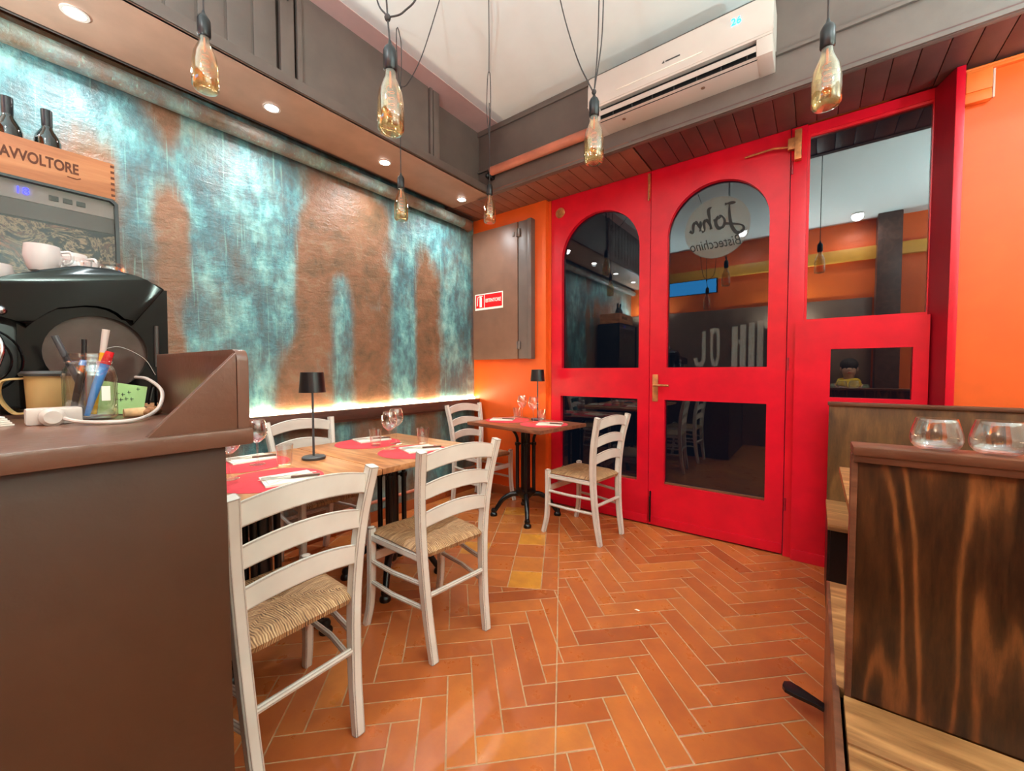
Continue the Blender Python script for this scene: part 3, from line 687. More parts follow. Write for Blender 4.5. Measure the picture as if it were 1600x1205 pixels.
# ------------------------------------------------------------------ chairs: local front is +Y
def make_chair(label, loc, rz):
    t = thing('dining_chair', label, 'chair', loc, rz, 'white ladder back chairs with rush seats')
    for sx in (-1, 1):
        path = bez([(sx*0.148, -0.235, 0), (sx*0.157, -0.205, 0.20), (sx*0.170, -0.190, 0.45), (sx*0.187, -0.205, 0.68), (sx*0.206, -0.248, 0.885)], 5)
        n = len(path)
        wd = [0.030+0.012*math.sin(PI*min(1, i/(n-1)*1.2)*0.8) for i in range(n)]
        b = MB().bar(path, [0.036]*n, wd, (1, 0, 0))
        b.build('back_leg', M_chair, t)
        path = bez([(sx*0.212, 0.212, 0), (sx*0.204, 0.185, 0.12), (sx*0.200, 0.178, 0.30), (sx*0.200, 0.178, 0.47)], 5)
        MB().bar(path, [0.031+0.006*i/len(path) for i in range(len(path))], [0.031+0.006*i/len(path) for i in range(len(path))], (1, 0, 0)).ball((sx*0.2, 0.178, 0.468), 0.0185, 1, 1, 0.4, 12).build('front_leg', M_chair, t)
    def slat(z0, z1, yb, rise, hw):
        N = 14; rings = []
        for i in range(N+1):
            u = -1+2*i/N; x = u*hw; a = (1-u*u)
            y = yb - 0.022*a; zl = z0+rise*a; zh = z1+rise*a*1.15; T = 0.008
            rings.append([(x, y-T, zl+0.003), (x, y-T, zh-0.002), (x, y-T+0.002, zh), (x, y+T-0.004, zh), (x, y+T, zh-0.003), (x, y+T, zl+0.003), (x, y+T-0.004, zl), (x, y-T+0.004, zl)])
        return MB().loft(rings)
    for z0, z1, yb, hw in ((0.795, 0.862, -0.232, 0.190), (0.675, 0.738, -0.212, 0.180), (0.555, 0.618, -0.199, 0.172)):
        slat(z0, z1, yb, 0.026, hw).build('back_slat', M_chair, t)
    for sx in (-1, 1): MB().bar([(sx*0.165, -0.19, 0.425), (sx*0.198, 0.178, 0.425)], 0.026, 0.03, (1, 0, 0)).build('seat_rail', M_chair, t)
    # rush seat: a puffed pad, lower along its diagonals
    b = MB(); N = 22; top = {}; bot = {}
    for i in range(N+1):
        for j in range(N+1):
            u = -1+2*i/N; v_ = -1+2*j/N
            hwid = 0.176+0.024*(v_*0.5+0.5); x = u*hwid; y = v_*(0.204 if abs(u) < 0.9 else 0.19)-0.004
            e = max(abs(u), abs(v_)); dg = abs(abs(u)-abs(v_))
            z = 0.468 - 0.020*max(0, (e-0.74)/0.26)**2.2 - 0.007*math.exp(-(dg/0.10)**2) - 0.010*(1-e)**1.5
            top[i, j] = b.bm.verts.new((x, y, z+random.uniform(-0.0008, 0.0008))); bot[i, j] = b.bm.verts.new((x*0.97, y*(0.985 if abs(v_) < 0.9 else 0.97), (0.440-0.016*max(0, (abs(v_)-0.75)/0.25))-0.004*(1-e)+0.006*max(0, (e-0.9)/0.1)))
    for i in range(N):
        for j in range(N):
            b.bm.faces.new((top[i, j], top[i+1, j], top[i+1, j+1], top[i, j+1])); b.bm.faces.new((bot[i, j], bot[i, j+1], bot[i+1, j+1], bot[i+1, j]))
    ring = [(i, 0) for i in range(N)]+[(N, j) for j in range(N)]+[(N-i, N) for i in range(N)]+[(0, N-j) for j in range(N)]
    for k in range(len(ring)):
        a, c = ring[k], ring[(k+1) % len(ring)]; b.bm.faces.new((top[a], bot[a], bot[c], top[c]))
    b.build('rush_seat', M_rush, t, smooth=60)
    for sx in (-1, 1):
        for z in (0.315, 0.215): MB().tube([(sx*0.161, -0.2, z), (sx*0.195, 0, z), (sx*0.202, 0.18, z)], 0.0105, 8).build('stretcher', M_chair, t)
    MB().tube([(-0.16, -0.205, 0.27), (0, -0.205, 0.27), (0.16, -0.205, 0.27)], 0.0115, 8).build('stretcher', M_chair, t)
    MB().bar([(-0.2, 0.18, 0.33), (0.2, 0.18, 0.33)], 0.012, 0.042, (0, 1, 0)).build('front_stretcher', M_chair, t)
    return t
ch = make_chair('white ladder back chair nearest the camera, beside the brown bar counter', (-1.415, 0.565, 0), R(92))
dup(ch, (-1.447, 1.262, 0), R(84), 'white ladder back chair at the far joined table, second from the bar counter')
dup(ch, (-2.435, 1.255, 0), R(-90), 'white ladder back chair standing against the patina wall behind the black lamp')
dup(ch, (-2.44, 2.765, 0), R(-95), 'white ladder back chair in the corner by the orange wall')
dup(ch, (-1.365, 2.69, 0), R(83), 'white ladder back chair in front of the red door beside the small table')

# ------------------------------------------------------------------ tables
def make_table(label, loc, rz, sx, sy, h, mat, group):
    t = thing('dining_table', label, 'table', loc, rz, group)
    MB().box(-sx/2, sx/2, -sy/2, sy/2, h-0.028, h, 0.004).build('tabletop', mat, t)
    b = MB(); H = h-0.028
    b.tube([(0, 0, 0.17), (0, 0, H-0.01)], 0.038, 16)
    for k in range(4):
        a = PI/4+k*PI/2; c, s2 = math.cos(a), math.sin(a); r = 0.068
        b.tube([(c*r, s2*r, 0.20), (c*r, s2*r, 0.40), (c*r, s2*r, 0.60)], 0.0145, 10)
        b.lathe([(0, 0.588), (0.02, 0.588), (0.022, 0.60), (0.02, 0.612), (0, 0.612)], 12, (c*r, s2*r, 0))
        b.tube(bez([(c*r, s2*r, 0.60), (c*r, s2*r, 0.64), (c*0.085, s2*0.085, 0.685), (c*0.125, s2*0.125, H-0.012)], 4), 0.0115, 8)
        b.bar([(c*0.02, s2*0.02, 0.60), (c*r, s2*r, 0.60)], 0.014, 0.02, (0, 0, 1)); b.bar([(c*0.02, s2*0.02, 0.215), (c*r, s2*r, 0.215)], 0.014, 0.03, (0, 0, 1))
    b.box(-0.15, 0.15, -0.15, 0.15, H-0.012, H, 0.003)
    b.lathe([(0, 0.13), (0.02, 0.135), (0.05, 0.16), (0.075, 0.185), (0.085, 0.20), (0.085, 0.215), (0.04, 0.225), (0, 0.225)], 20)
    b.ball((0, 0, 0.115), 0.026, 1, 1, 1.2)
    b.build('pedestal', M_iron, t)
    for k in range(4):
        a = PI/4+k*PI/2; c, s2 = math.cos(a), math.sin(a)
        pts = bez([(c*0.05, s2*0.05, 0.185), (c*0.12, s2*0.12, 0.178), (c*0.19, s2*0.19, 0.135), (c*0.235, s2*0.235, 0.07), (c*0.262, s2*0.262, 0.03)], 5)
        b = MB().tube(pts, [0.024-0.009*i/len(pts) for i in range(len(pts))], 10)
        b.lathe([(0, 0), (0.028, 0), (0.031, 0.010), (0.027, 0.022), (0.020, 0.030), (0.023, 0.046), (0.017, 0.060), (0, 0.066)], 14, (c*0.265, s2*0.265, 0))
        b.build('foot', M_iron, t)
    return t
TZ = 0.76; TS = 0.775
t1 = make_table('square wooden pedestal table with black lamp, nearer of the joined pair', (-1.96, 0.735, 0), 0, 0.82, 0.69, TZ, M_tabwood, 'joined pedestal tables by the patina wall')
t2 = dup(t1, (-1.96, 1.430, 0), 0, 'square wooden pedestal table at the far end of the joined pair')
t3 = make_table('small wooden pedestal table by the orange wall and red door', (-1.90, 2.70, 0), R(-7), 0.80, 0.58, TS, M_tabwood2, None)

# ------------------------------------------------------------------ tableware
def disc_mat(label, loc):
    o = MB().lathe([(0, 0), (0.188, 0), (0.19, 0.0012), (0.188, 0.0025), (0, 0.0025)], 48).build('placemat', M_mat); o.location = loc
    return tag(o, label, 'placemat', 'round red placemats')
def wine_glass(label, loc):
    t = thing('wine_glass', label, 'wine glass', loc, 0, 'stemmed wine glasses')
    out = [(0.0, 0.103), (0.012, 0.106), (0.030, 0.122), (0.043, 0.147), (0.043, 0.165), (0.038, 0.19), (0.033, 0.212)]
    inn = [(0.0318, 0.212), (0.0368, 0.19), (0.0418, 0.165), (0.0417, 0.147), (0.029, 0.1235), (0.011, 0.108), (0.0, 0.1055)]
    MB().lathe(out+inn, 28).build('bowl', M_glass, t, smooth=80)
    MB().lathe([(0, 0.104), (0.007, 0.103), (0.0042, 0.09), (0.0036, 0.05), (0.0045, 0.012), (0.010, 0.005), (0.034, 0.0018), (0.034, 0.0), (0, 0)], 24).build('stem', M_glass, t, smooth=80)
    return t
def tumbler(label, loc):
    out = [(0.0, 0.0), (0.028, 0.0)]
    for k in range(22):
        z = 0.012+0.046*k/21; out.append((0.0285+0.0075*(z/0.1)+(0.0012 if k % 3 == 1 else 0), z))
    out += [(0.034, 0.070), (0.037, 0.100), (0.0355, 0.100), (0.032, 0.065), (0.0265, 0.010), (0.0, 0.009)]
    o = MB().lathe(out, 28).build('tumbler', M_glass, smooth=80); o.location = loc
    return tag(o, label, 'drinking glass', 'ribbed water tumblers')
def napkin(label, loc, rz):
    b = MB(); n = 6
    for k in range(3): b.prism([(-0.10, -0.085+0.003*k), (0.095, -0.09), (0.10-0.004*k, 0.085), (-0.09, 0.09-0.003*k)], 'z', 0.0005+0.0022*k, 0.0024+0.0022*k)
    b.prism([(-0.085, -0.07), (0.088, 0.072), (-0.08, 0.077)], 'z', 0.0071, 0.009)
    o = b.build('napkin', M_napkin); o.location = loc; o.rotation_euler = (0, 0, rz)
    return tag(o, label, 'napkin', 'folded paper napkins')
def fork(label, loc, rz):
    b = MB().bar(bez([(-0.10, 0, 0.002), (-0.05, 0, 0.006), (0.03, 0, 0.003), (0.045, 0, 0.004)], 4), [0.013-0.007*min(1, i/9) for i in range(13)], 0.0022, (0, 1, 0))
    b.prism([(0.04, -0.003), (0.052, -0.011), (0.066, -0.012), (0.066, 0.012), (0.052, 0.011), (0.04, 0.003)], 'z', 0.003, 0.005)
    for k in range(4): b.box(0.064, 0.10, -0.0115+0.0066*k, -0.0083+0.0066*k, 0.003, 0.005)
    o = b.build('fork', M_steel); o.location = loc; o.rotation_euler = (0, 0, rz); return tag(o, label, 'fork', 'steel forks')
def knife(label, loc, rz, wooden=True):
    t = thing('knife', label, 'knife', loc, rz, 'table knives')
    MB().prism([(-0.01, -0.007), (0.08, -0.009), (0.102, 0.001), (0.105, 0.006), (-0.01, 0.006)], 'z', 0.0025, 0.0042).build('blade', M_steel, t)
    MB().bar([(-0.115, 0, 0.006), (-0.06, 0, 0.006), (-0.01, 0, 0.005)], [0.014, 0.012, 0.011], 0.008, (0, 1, 0)).build('handle', M_edge, t)
    return t
sets = [  # mat, napkin, cutlery angle, wine glass, tumbler, table height, where
 ((-1.755, 0.705), (-1.70, 0.745), R(60), (-1.890, 0.600), (-1.945, 0.835), TZ, 'near joined table, open side'),
 ((-2.155, 0.745), (-2.245, 0.80), R(70), (-2.085, 0.775), (-2.215, 0.655), TZ, 'near joined table, wall side'),
 ((-1.745, 1.42), (-1.76, 1.475), R(55), (-1.900, 1.375), (-1.865, 1.585), TZ, 'far joined table, open side'),
 ((-2.175, 1.42), (-2.25, 1.49), R(60), (-2.02, 1.51), (-2.055, 1.39), TZ, 'far joined table, wall side'),
 ((-2.115, 2.735), (-2.16, 2.725), R(10), (-2.005, 2.80), (-2.085, 2.835), TS, 'small corner table, left side'),
 ((-1.715, 2.69), (-1.665, 2.70), R(5), (-1.825, 2.705), (-1.80, 2.79), TS, 'small corner table, right side'),
]
for (mx, my), (nx, ny), an, (gx, gy), (tx, ty), z, wh in sets:
    disc_mat('round red felt placemat on the %s' % wh, (mx, my, z))
    napkin('folded cream paper napkin on the %s' % wh, (nx, ny, z+0.0026), an+R(20))
    dx, dy = math.cos(an), math.sin(an)
    fork('steel fork on the napkin of the %s' % wh, (nx-dy*0.02, ny+dx*0.02, z+0.0112), an+R(180)+R(12))
    knife('wooden handled knife on the napkin of the %s' % wh, (nx+dy*0.02, ny-dx*0.02, z+0.0102), an+R(180))
    wine_glass('clear stemmed wine glass on the %s' % wh, (gx, gy, z+0.0026))
    tumbler('ribbed clear water tumbler on the %s' % wh, (tx, ty, z+0.0026))

def table_lamp(label, loc):
    t = thing('table_lamp', label, 'table lamp', loc, 0, 'black cordless table lamps')
    MB().lathe([(0, 0), (0.052, 0), (0.055, 0.004), (0.055, 0.012), (0.050, 0.016), (0, 0.017)], 32).build('base', paint_base, t)
    MB().tube([(0, 0, 0.015), (0, 0, 0.2), (0, 0, 0.36)], 0.0055, 10).build('pole', paint_base, t)
    MB().lathe([(0.062, 0.335), (0.053, 0.435), (0.0, 0.437), (0.0, 0.434), (0.0515, 0.432), (0.060, 0.336), (0.062, 0.335)], 32).build('lamp_shade', M_black, t, smooth=50)
    MB().lathe([(0, 0.385), (0.03, 0.385), (0.03, 0.39), (0, 0.39)], 20).build('diffuser', M_tubelight, t)
    l = lamp('table_lamp_light', 'SPOT', (loc[0], loc[1], loc[2]+0.38), 2.2, (1, 0.85, 0.65), 0.02, None, R(110), 0.5)
    return t
paint_base = paint('matte_graphite', (58, 60, 62), 0.5, 0.04, bump=0.02)
table_lamp('black table lamp standing on the joined tables', (-2.005, 1.0, TZ))
table_lamp('black table lamp standing on the small table by the red door', (-1.906, 2.89, TS))

# ------------------------------------------------------------------ pendant lamps
def pendant(label, loc, cords, knot=None):
    """loc = bottom of the glass; glass 0.20 tall, socket 0.07"""
    t = thing('pendant_lamp', label, 'pendant lamp', loc, 0, 'bottle shaped pendant bulbs')
    prof = [(0.0, 0.006), (0.020, 0.0), (0.036, 0.004), (0.041, 0.012), (0.0415, 0.05), (0.041, 0.09), (0.036, 0.125), (0.026, 0.15), (0.018, 0.17), (0.0155, 0.195), (0.016, 0.20)]
    inn = [(0.014, 0.20), (0.0145, 0.17), (0.024, 0.149), (0.034, 0.124), (0.0395, 0.09), (0.040, 0.05), (0.0395, 0.014), (0.034, 0.007), (0.0, 0.009)]
    gl = MB().lathe(prof+inn, 28).build('bulb_glass', M_amber, t, smooth=80)
    MB().lathe([(0, 0.19), (0.017, 0.19), (0.021, 0.196), (0.021, 0.25), (0.016, 0.262), (0.007, 0.272), (0.004, 0.285), (0, 0.285)], 18).build('socket', M_black, t)
    hel = [(0.012*math.cos(k*0.7), 0.012*math.sin(k*0.7), 0.05+0.09*k/44) for k in range(45)]
    b = MB().tube(hel, 0.0011, 5); b.tube([(0, 0, 0.14), (0, 0, 0.19)], 0.003, 6); b.build('filament', M_fil, gl)
    b = MB()
    for c in cords: b.tube(bez([(Vector(p)-Vector(loc)) for p in c], 8), 0.0028, 6)
    if knot: b.ball(Vector(knot)-Vector(loc), 0.010, 1, 1, 1.2, 10)
    b.build('cord', M_cord, t)
    return t
M_cord = paint('dark_fabric_cord', (62, 56, 56), 0.8, 0.1)
pendant('bottle shaped pendant bulb hanging leftmost, in front of the soffit above the bar', (-1.80, 0.53, 2.225),
        [[(-1.80, 0.53, 2.50), (-1.80, 0.53, 2.9), (-1.80, 0.53, 3.26)]])
pendant('largest bottle shaped pendant bulb hanging under a cord knot near the camera', (-1.09, 0.81, 1.955),
        [[(-1.09, 0.81, 2.235), (-1.10, 0.81, 2.315)], [(-1.10, 0.81, 2.315), (-1.105, 0.80, 2.6), (-1.10, 0.80, 3.26)],
         [(-1.10, 0.81, 2.315), (-1.15, 0.80, 2.42), (-1.19, 0.79, 2.8), (-1.20, 0.78, 3.26)], [(-1.10, 0.81, 2.315), (-1.05, 0.835, 2.325), (-1.0, 0.86, 2.40), (-0.98, 0.87, 2.7), (-0.97, 0.88, 3.26)]], (-1.10, 0.81, 2.315))
pendant('bottle shaped pendant bulb hanging in front of the patina wall', (-2.03, 1.575, 2.115),
        [[(-2.03, 1.575, 2.395), (-2.025, 1.575, 2.905)], [(-2.025, 1.575, 2.905), (-2.05, 1.575, 3.05), (-2.055, 1.575, 3.24), (-2.036, 1.573, 3.25), (-2.012, 1.575, 3.15), (-2.012, 1.575, 3.0), (-2.025, 1.575, 2.905)],
         [(-2.025, 1.575, 2.905), (-1.96, 1.578, 2.90), (-1.84, 1.582, 3.0), (-1.72, 1.59, 3.20), (-1.69, 1.592, 3.26)]], (-2.025, 1.575, 2.905))
pendant('bottle shaped pendant bulb hanging before the orange corner', (-1.825, 2.165, 2.225),
        [[(-1.825, 2.165, 2.50), (-1.825, 2.166, 2.8), (-1.827, 2.167, 3.04)], [(-1.827, 2.167, 2.8), (-1.842, 2.16, 2.98), (-1.84, 2.165, 3.20), (-1.829, 2.168, 3.25), (-1.818, 2.17, 3.20), (-1.817, 2.17, 2.98), (-1.827, 2.167, 2.8)],
         [(-1.829, 2.168, 3.25), (-1.66, 1.97, 3.238), (-1.5, 1.78, 3.235), (-1.40, 1.66, 3.26)]])
pendant('bottle shaped pendant bulb hanging in front of the air conditioner', (-0.76, 1.58, 2.07),
        [[(-0.76, 1.58, 2.35), (-0.761, 1.58, 2.362)], [(-0.761, 1.58, 2.355), (-0.85, 1.60, 2.55), (-0.96, 1.66, 2.86), (-1.08, 1.76, 3.26)],
         [(-0.761, 1.58, 2.355), (-0.748, 1.59, 2.6), (-0.742, 1.60, 3.26)], [(-0.761, 1.58, 2.355), (-0.732, 1.60, 2.65), (-0.738, 1.60, 3.26)]], (-0.761, 1.58, 2.362))
pendant('bottle shaped pendant bulb hanging rightmost, before the glazed side panel', (0.01, 1.71, 2.065),
        [[(0.01, 1.71, 2.345), (0.01, 1.71, 2.8), (0.012, 1.71, 3.26)]])

o = MB().tube(bez([(-2.262, 1.03, 3.17), (-2.245, 1.03, 3.17), (-2.238, 1.03, 3.155), (-2.245, 1.03, 3.14)], 4), 0.005, 8).lathe([(0, 0), (0.012, 0), (0.012, 0.003), (0, 0.003)], 12, (-2.264, 1.03, 3.17), Matrix.Rotation(R(90), 4, 'Y')).build('coat_hook', M_iron)
tag(o, 'small dark hook on the brown boards high at the left', 'hook')
o = MB().prism([(-0.012, -0.004), (0.010, -0.006), (0.014, 0.003), (-0.004, 0.006)], 'z', 0.0005, 0.0015).build('paper_scrap', M_napkin); o.location = (-0.69, 1.95, 0)
tag(o, 'tiny white paper scrap lying on the terracotta floor', 'paper scrap')

# ------------------------------------------------------------------ bar counter
t = thing('bar_counter', 'brown painted bar counter with raised end board at the left', 'bar counter', (0, 0, 0))
MB().box(-2.02, -0.878, -1.0, 0.322, 1.058, 1.09, 0.006).build('counter_top', M_ctop, t)
MB().box(-0.932, -0.905, -1.0, 0.282, 0.0, 1.058, 0.002).build('front_panel', M_counter, t)
MB().box(-2.0, -0.932, 0.258, 0.282, 0.0, 1.058, 0.002).box(-2.0, -1.975, -1.0, 0.258, 0, 1.058).build('side_panel', M_counter, t)
r = 0.022
b = MB(); pts = [(-1.46, 1.09), (-0.884, 1.09), (-0.884, 1.243-r)] + [(-0.884-r+r*math.cos(a*PI/12), 1.243-r+r*math.sin(a*PI/12)) for a in range(1, 7)] + [(-1.46, 1.248)]
b.prism(pts, 'y', 0.297, 0.317, 0.0015); b.build('end_board', M_ctop, t)
MB().prism([(0.165, 1.09), (0.296, 1.09), (0.296, 1.236)], 'x', -0.902, -0.884, 0.0015).build('gusset', M_ctop, t)

# glass jar of pens
JX, JY, JZ = -1.325, 0.152, 1.09
t = thing('glass_jar', 'glass preserving jar filled with pens on the bar counter', 'jar', (JX, JY, JZ))
out = [(0, 0), (0.038, 0), (0.044, 0.006), (0.045, 0.02), (0.045, 0.10), (0.041, 0.118), (0.037, 0.124), (0.037, 0.129), (0.0405, 0.132), (0.037, 0.136), (0.0405, 0.141), (0.037, 0.146), (0.037, 0.152)]
inn = [(0.034, 0.152), (0.034, 0.124), (0.039, 0.116), (0.042, 0.10), (0.042, 0.02), (0.038, 0.007), (0, 0.006)]
MB().lathe(out+inn, 32).build('jar_body', M_glass, t, smooth=80)
MB().box(0.0452, 0.0458, 0.012, 0.026, 0.045, 0.078).build('paper_label', M_signwhite, t)
def pen(name, label, cat, a, b_, rad, mat, tip=None, group='pens in the glass jar'):
    A, B = Vector(a), Vector(b_); o = MB().tube([A, A.lerp(B, 0.5), B], rad, 10).build(name, mat)
    o.location = (JX, JY, JZ)
    if tip:
        tt = MB().tube([B, B+(B-A).normalized()*tip[0]], [rad*1.12, rad*tip[2]], 10).build('pen_cap', tip[1]); tt.parent = o
    return tag(o, label, cat, group)
M_pblue = paint('blue_pen_plastic', (70, 150, 225), 0.3, 0.03); M_pred = paint('red_pen_plastic', (215, 30, 40), 0.3, 0.03); M_pyel = paint('yellow_plastic', (250, 190, 20), 0.3, 0.03)
M_pgrey = paint('grey_pen_plastic', (70, 70, 74), 0.3, 0.05); M_pink = paint('pale_pink_plastic', (205, 160, 160), 0.3, 0.05)
pen('marker_pen', 'thick light blue marker leaning in the jar', 'pen', (0.01, -0.012, 0.012), (0.012, 0.024, 0.128), 0.0085, M_pblue, (0.03, M_pred, 0.9))
pen('pen', 'black pen leaning left in the jar', 'pen', (0.0, -0.03, 0.012), (0.01, -0.012, 0.125), 0.006, M_black, (0.012, M_pblue, 0.9))
pen('pen', 'dark grey pen with red end in the middle of the jar', 'pen', (0.02, -0.02, 0.012), (0.015, 0.004, 0.13), 0.006, M_pgrey)
pen('pen', 'pale pink pen beside the blue marker in the jar', 'pen', (-0.005, -0.01, 0.012), (0.004, 0.016, 0.135), 0.005, M_pink)
pen('pen', 'slim black pen standing upright at the back of the jar', 'pen', (-0.02, -0.01, 0.012), (-0.024, -0.004, 0.185), 0.0045, M_black)
pen('correction_pen', 'clear plastic correction pen with yellow collar sticking out of the jar', 'pen', (-0.012, 0.005, 0.012), (-0.014, 0.024, 0.155), 0.005, M_pyel, (0.055, M_wax, 1.4))
pen('pen', 'short black pen with cream dots leaning out at the left of the jar', 'pen', (-0.01, -0.005, 0.05), (-0.015, -0.05, 0.19), 0.006, M_pgrey)
# things around it
t = thing('plastic_jug', 'beige plastic jug with dark lid behind the jar', 'jug', (-1.50, 0.105, 1.09), R(-20))
MB().lathe([(0, 0), (0.036, 0), (0.040, 0.006), (0.043, 0.10), (0.041, 0.10), (0.038, 0.008), (0, 0.006)], 28).build('jug_body', paint('beige_plastic', (196, 160, 104), 0.4, 0.04), t)
MB().lathe([(0, 0.10), (0.05, 0.10), (0.052, 0.106), (0.046, 0.112), (0, 0.113)], 28).build('lid', M_tin, t)
MB().bar(bez([(0.01, -0.040, 0.095), (0.02, -0.072, 0.088), (0.02, -0.076, 0.05), (0.01, -0.06, 0.014), (0.01, -0.038, 0.012)], 5), 0.016, 0.005, (1, 0, 0)).build('handle', MATS['beige_plastic'], t)
t = thing('power_strip', 'white power adapter block with a plugged in cable on the counter', 'power adapter', (-1.29, 0.088, 1.09), R(0))
MB().box(-0.03, 0.02, -0.035, 0.045, 0, 0.034, 0.005).build('block', M_wax, t)
MB().lathe([(0, 0), (0.017, 0), (0.019, 0.003), (0.019, 0.02), (0.013, 0.026), (0, 0.026)], 20, (0.02, 0.0, 0.017), Matrix.Rotation(R(90), 4, 'Y')).build('plug', M_wax, t)
b = MB().tube(bez([(-1.255, 0.10, 1.105), (-1.22, 0.12, 1.097), (-1.17, 0.16, 1.095), (-1.19, 0.21, 1.096), (-1.30, 0.265, 1.11), (-1.36, 0.285, 1.15), (-1.42, 0.27, 1.18), (-1.50, 0.26, 1.185)], 8), 0.0042, 8)
tag(b.build('white_cable', M_wax), 'white cable curving round the glass jar on the counter', 'cable')
o = MB().prism([(-0.045, 0.0), (0.04, -0.004), (0.052, 0.066), (-0.035, 0.085)], 'x', -0.001, 0.001).build('paper_note', paint('green_note_paper', (176, 212, 140), 0.9, 0.02))
o.location = (-1.42, 0.218, 1.094); o.rotation_euler = (0, R(-8), 0); tag(o, 'green paper note with handwriting leaning behind the jar', 'note')
b = MB()
for i, (a, zz) in enumerate(((-0.01, 0.05), (0.0, 0.047), (0.012, 0.052), (0.03, 0.06), (-0.014, 0.035), (-0.004, 0.034), (0.006, 0.036), (0.016, 0.035))):
    b.box(0.0012, 0.0018, a, a+0.007, zz, zz+0.0012); b.box(0.0012, 0.0018, a+0.002, a+0.003, zz-0.004, zz+0.005)
p_ = b.build('handwriting', M_ink, o)
o = MB().tube([(0, 0, 0.011), (0.0, 0.038, 0.011)], [0.0105, 0.012], 16).build('cork', paint('cork', (205, 165, 120), 0.9, 0.15, scale=40)); o.location = (-1.32, 0.205, 1.09); tag(o, 'pale wine cork lying behind the white cable', 'cork')
for i, (x, y, r_) in enumerate(((-1.345, 0.262, 0.015), (-1.32, 0.246, 0.013), (-1.37, 0.275, 0.012))):
    o = MB().ball((0, 0, 0), r_, 1.2, 1, 0.8, 14).build('walnut', M_walnut); o.location = (x, y, 1.09+r_*0.8)
    tag(o, ['largest walnut by the triangular board', 'walnut nearest the white cable', 'smallest walnut against the raised end board'][i], 'walnut', 'walnuts on the counter')
o = MB()
for k in range(5): o.box(-0.08, 0.08, -0.06, 0.055-0.003*k, 0.004*k, 0.004*k+0.0035, 0.001)
o = o.build('paper_stack', M_signwhite); o.location = (-1.38, -0.03, 1.09); o.rotation_euler = (0, 0, R(12)); tag(o, 'stack of white paper at the left end of the counter', 'paper stack')
b = MB().tube(bez([(-1.5, 0.285, 1.11), (-1.44, 0.285, 1.17), (-1.40, 0.28, 1.16), (-1.40, 0.28, 1.10)], 6), 0.003, 6)
tag(b.build('black_cable', M_gloss), 'thin black cable loop against the raised end board', 'cable')

# espresso machine
t = thing('espresso_machine', 'large gloss black espresso machine with arched top on the bar counter', 'espresso machine', (0, 0, 0))
XF = -1.62
outer = [(0.350, 1.452), (0.344, 1.457), (0.311, 1.473), (0.286, 1.482), (0.232, 1.493), (0.169, 1.489), (0.10, 1.464), (0.058, 1.436), (0.0, 1.415), (-0.08, 1.40), (-0.25, 1.395), (-0.40, 1.38)]
inner = [(-0.40, 1.30), (-0.1, 1.30), (0.0, 1.325), (0.035, 1.346), (0.075, 1.313), (0.085, 1.326), (0.097, 1.340), (0.112, 1.355), (0.131, 1.370), (0.153, 1.382), (0.179, 1.389), (0.205, 1.390), (0.229, 1.385), (0.248, 1.374), (0.263, 1.358), (0.276, 1.337)]
MB().prism(outer+inner, 'x', -2.0, XF+0.022, 0.007).build('top_shell', M_gloss, t)
b = MB(); cz, cy, rr = 1.253, 0.205, 0.105
hole = [(cy+rr*math.cos(2*PI*k/36), cz+rr*math.sin(2*PI*k/36)) for k in range(36)]
b.plate([(0.06, 1.105), (0.357, 1.105), (0.360, 1.452), (0.345, 1.452), (0.28, 1.37), (0.24, 1.42), (0.06, 1.40)], [hole], 'x', XF, XF-0.025)
b.build('side_panel', M_gloss, t)
MB().box(-1.99, XF-0.028, -0.40, 0.345, 1.105, 1.39, 0.01).build('body', M_black, t)
MB().box(XF-0.027, XF-0.0255, 0.10, 0.315, 1.14, 1.365).build('inner_panel', paint('smoked_brown_plastic', (74, 56, 50), 0.15, 0.2, coat=0.6), t)
MB().tube([(XF+0.003, 0.330, 1.215), (XF+0.003, 0.331, 1.34)], 0.006, 10).build('slot_handle', M_tin, t)
b = MB()
for k, rr2 in enumerate((0.035, 0.052, 0.07, 0.088)):
    b.tube([(XF+0.006, -0.02+rr2*math.cos(a), 1.23+rr2*math.sin(a)) for a in [2*PI*q/32 for q in range(33)]], 0.0028, 6)
b.build('ribbed_rings', M_gloss, t)
b = MB().tube(bez([(XF+0.02, 0.0, 1.15), (XF+0.03, 0.02, 1.20), (XF+0.03, 0.035, 1.26), (XF+0.01, 0.02, 1.31)], 5), 0.006, 10); b.ball((XF+0.02, 0.01, 1.335), 0.02).ball((XF+0.02, 0.035, 1.352), 0.012); b.build('steam_wand', M_chrome, t)
MB().tube(bez([(XF+0.004, 0.215, 1.265), (XF+0.004, 0.25, 1.272), (XF+0.004, 0.30, 1.24), (XF+0.004, 0.325, 1.19)], 6), 0.0015, 6).build('rim_line', M_chrome, t)
for sy in (-0.34, 0.28):
    for sx_ in (-1.93, XF-0.06): MB().lathe([(0, 0), (0.02, 0), (0.018, 0.016), (0, 0.016)], 14, (sx_, sy, 1.0905)).build('foot', M_black, t)
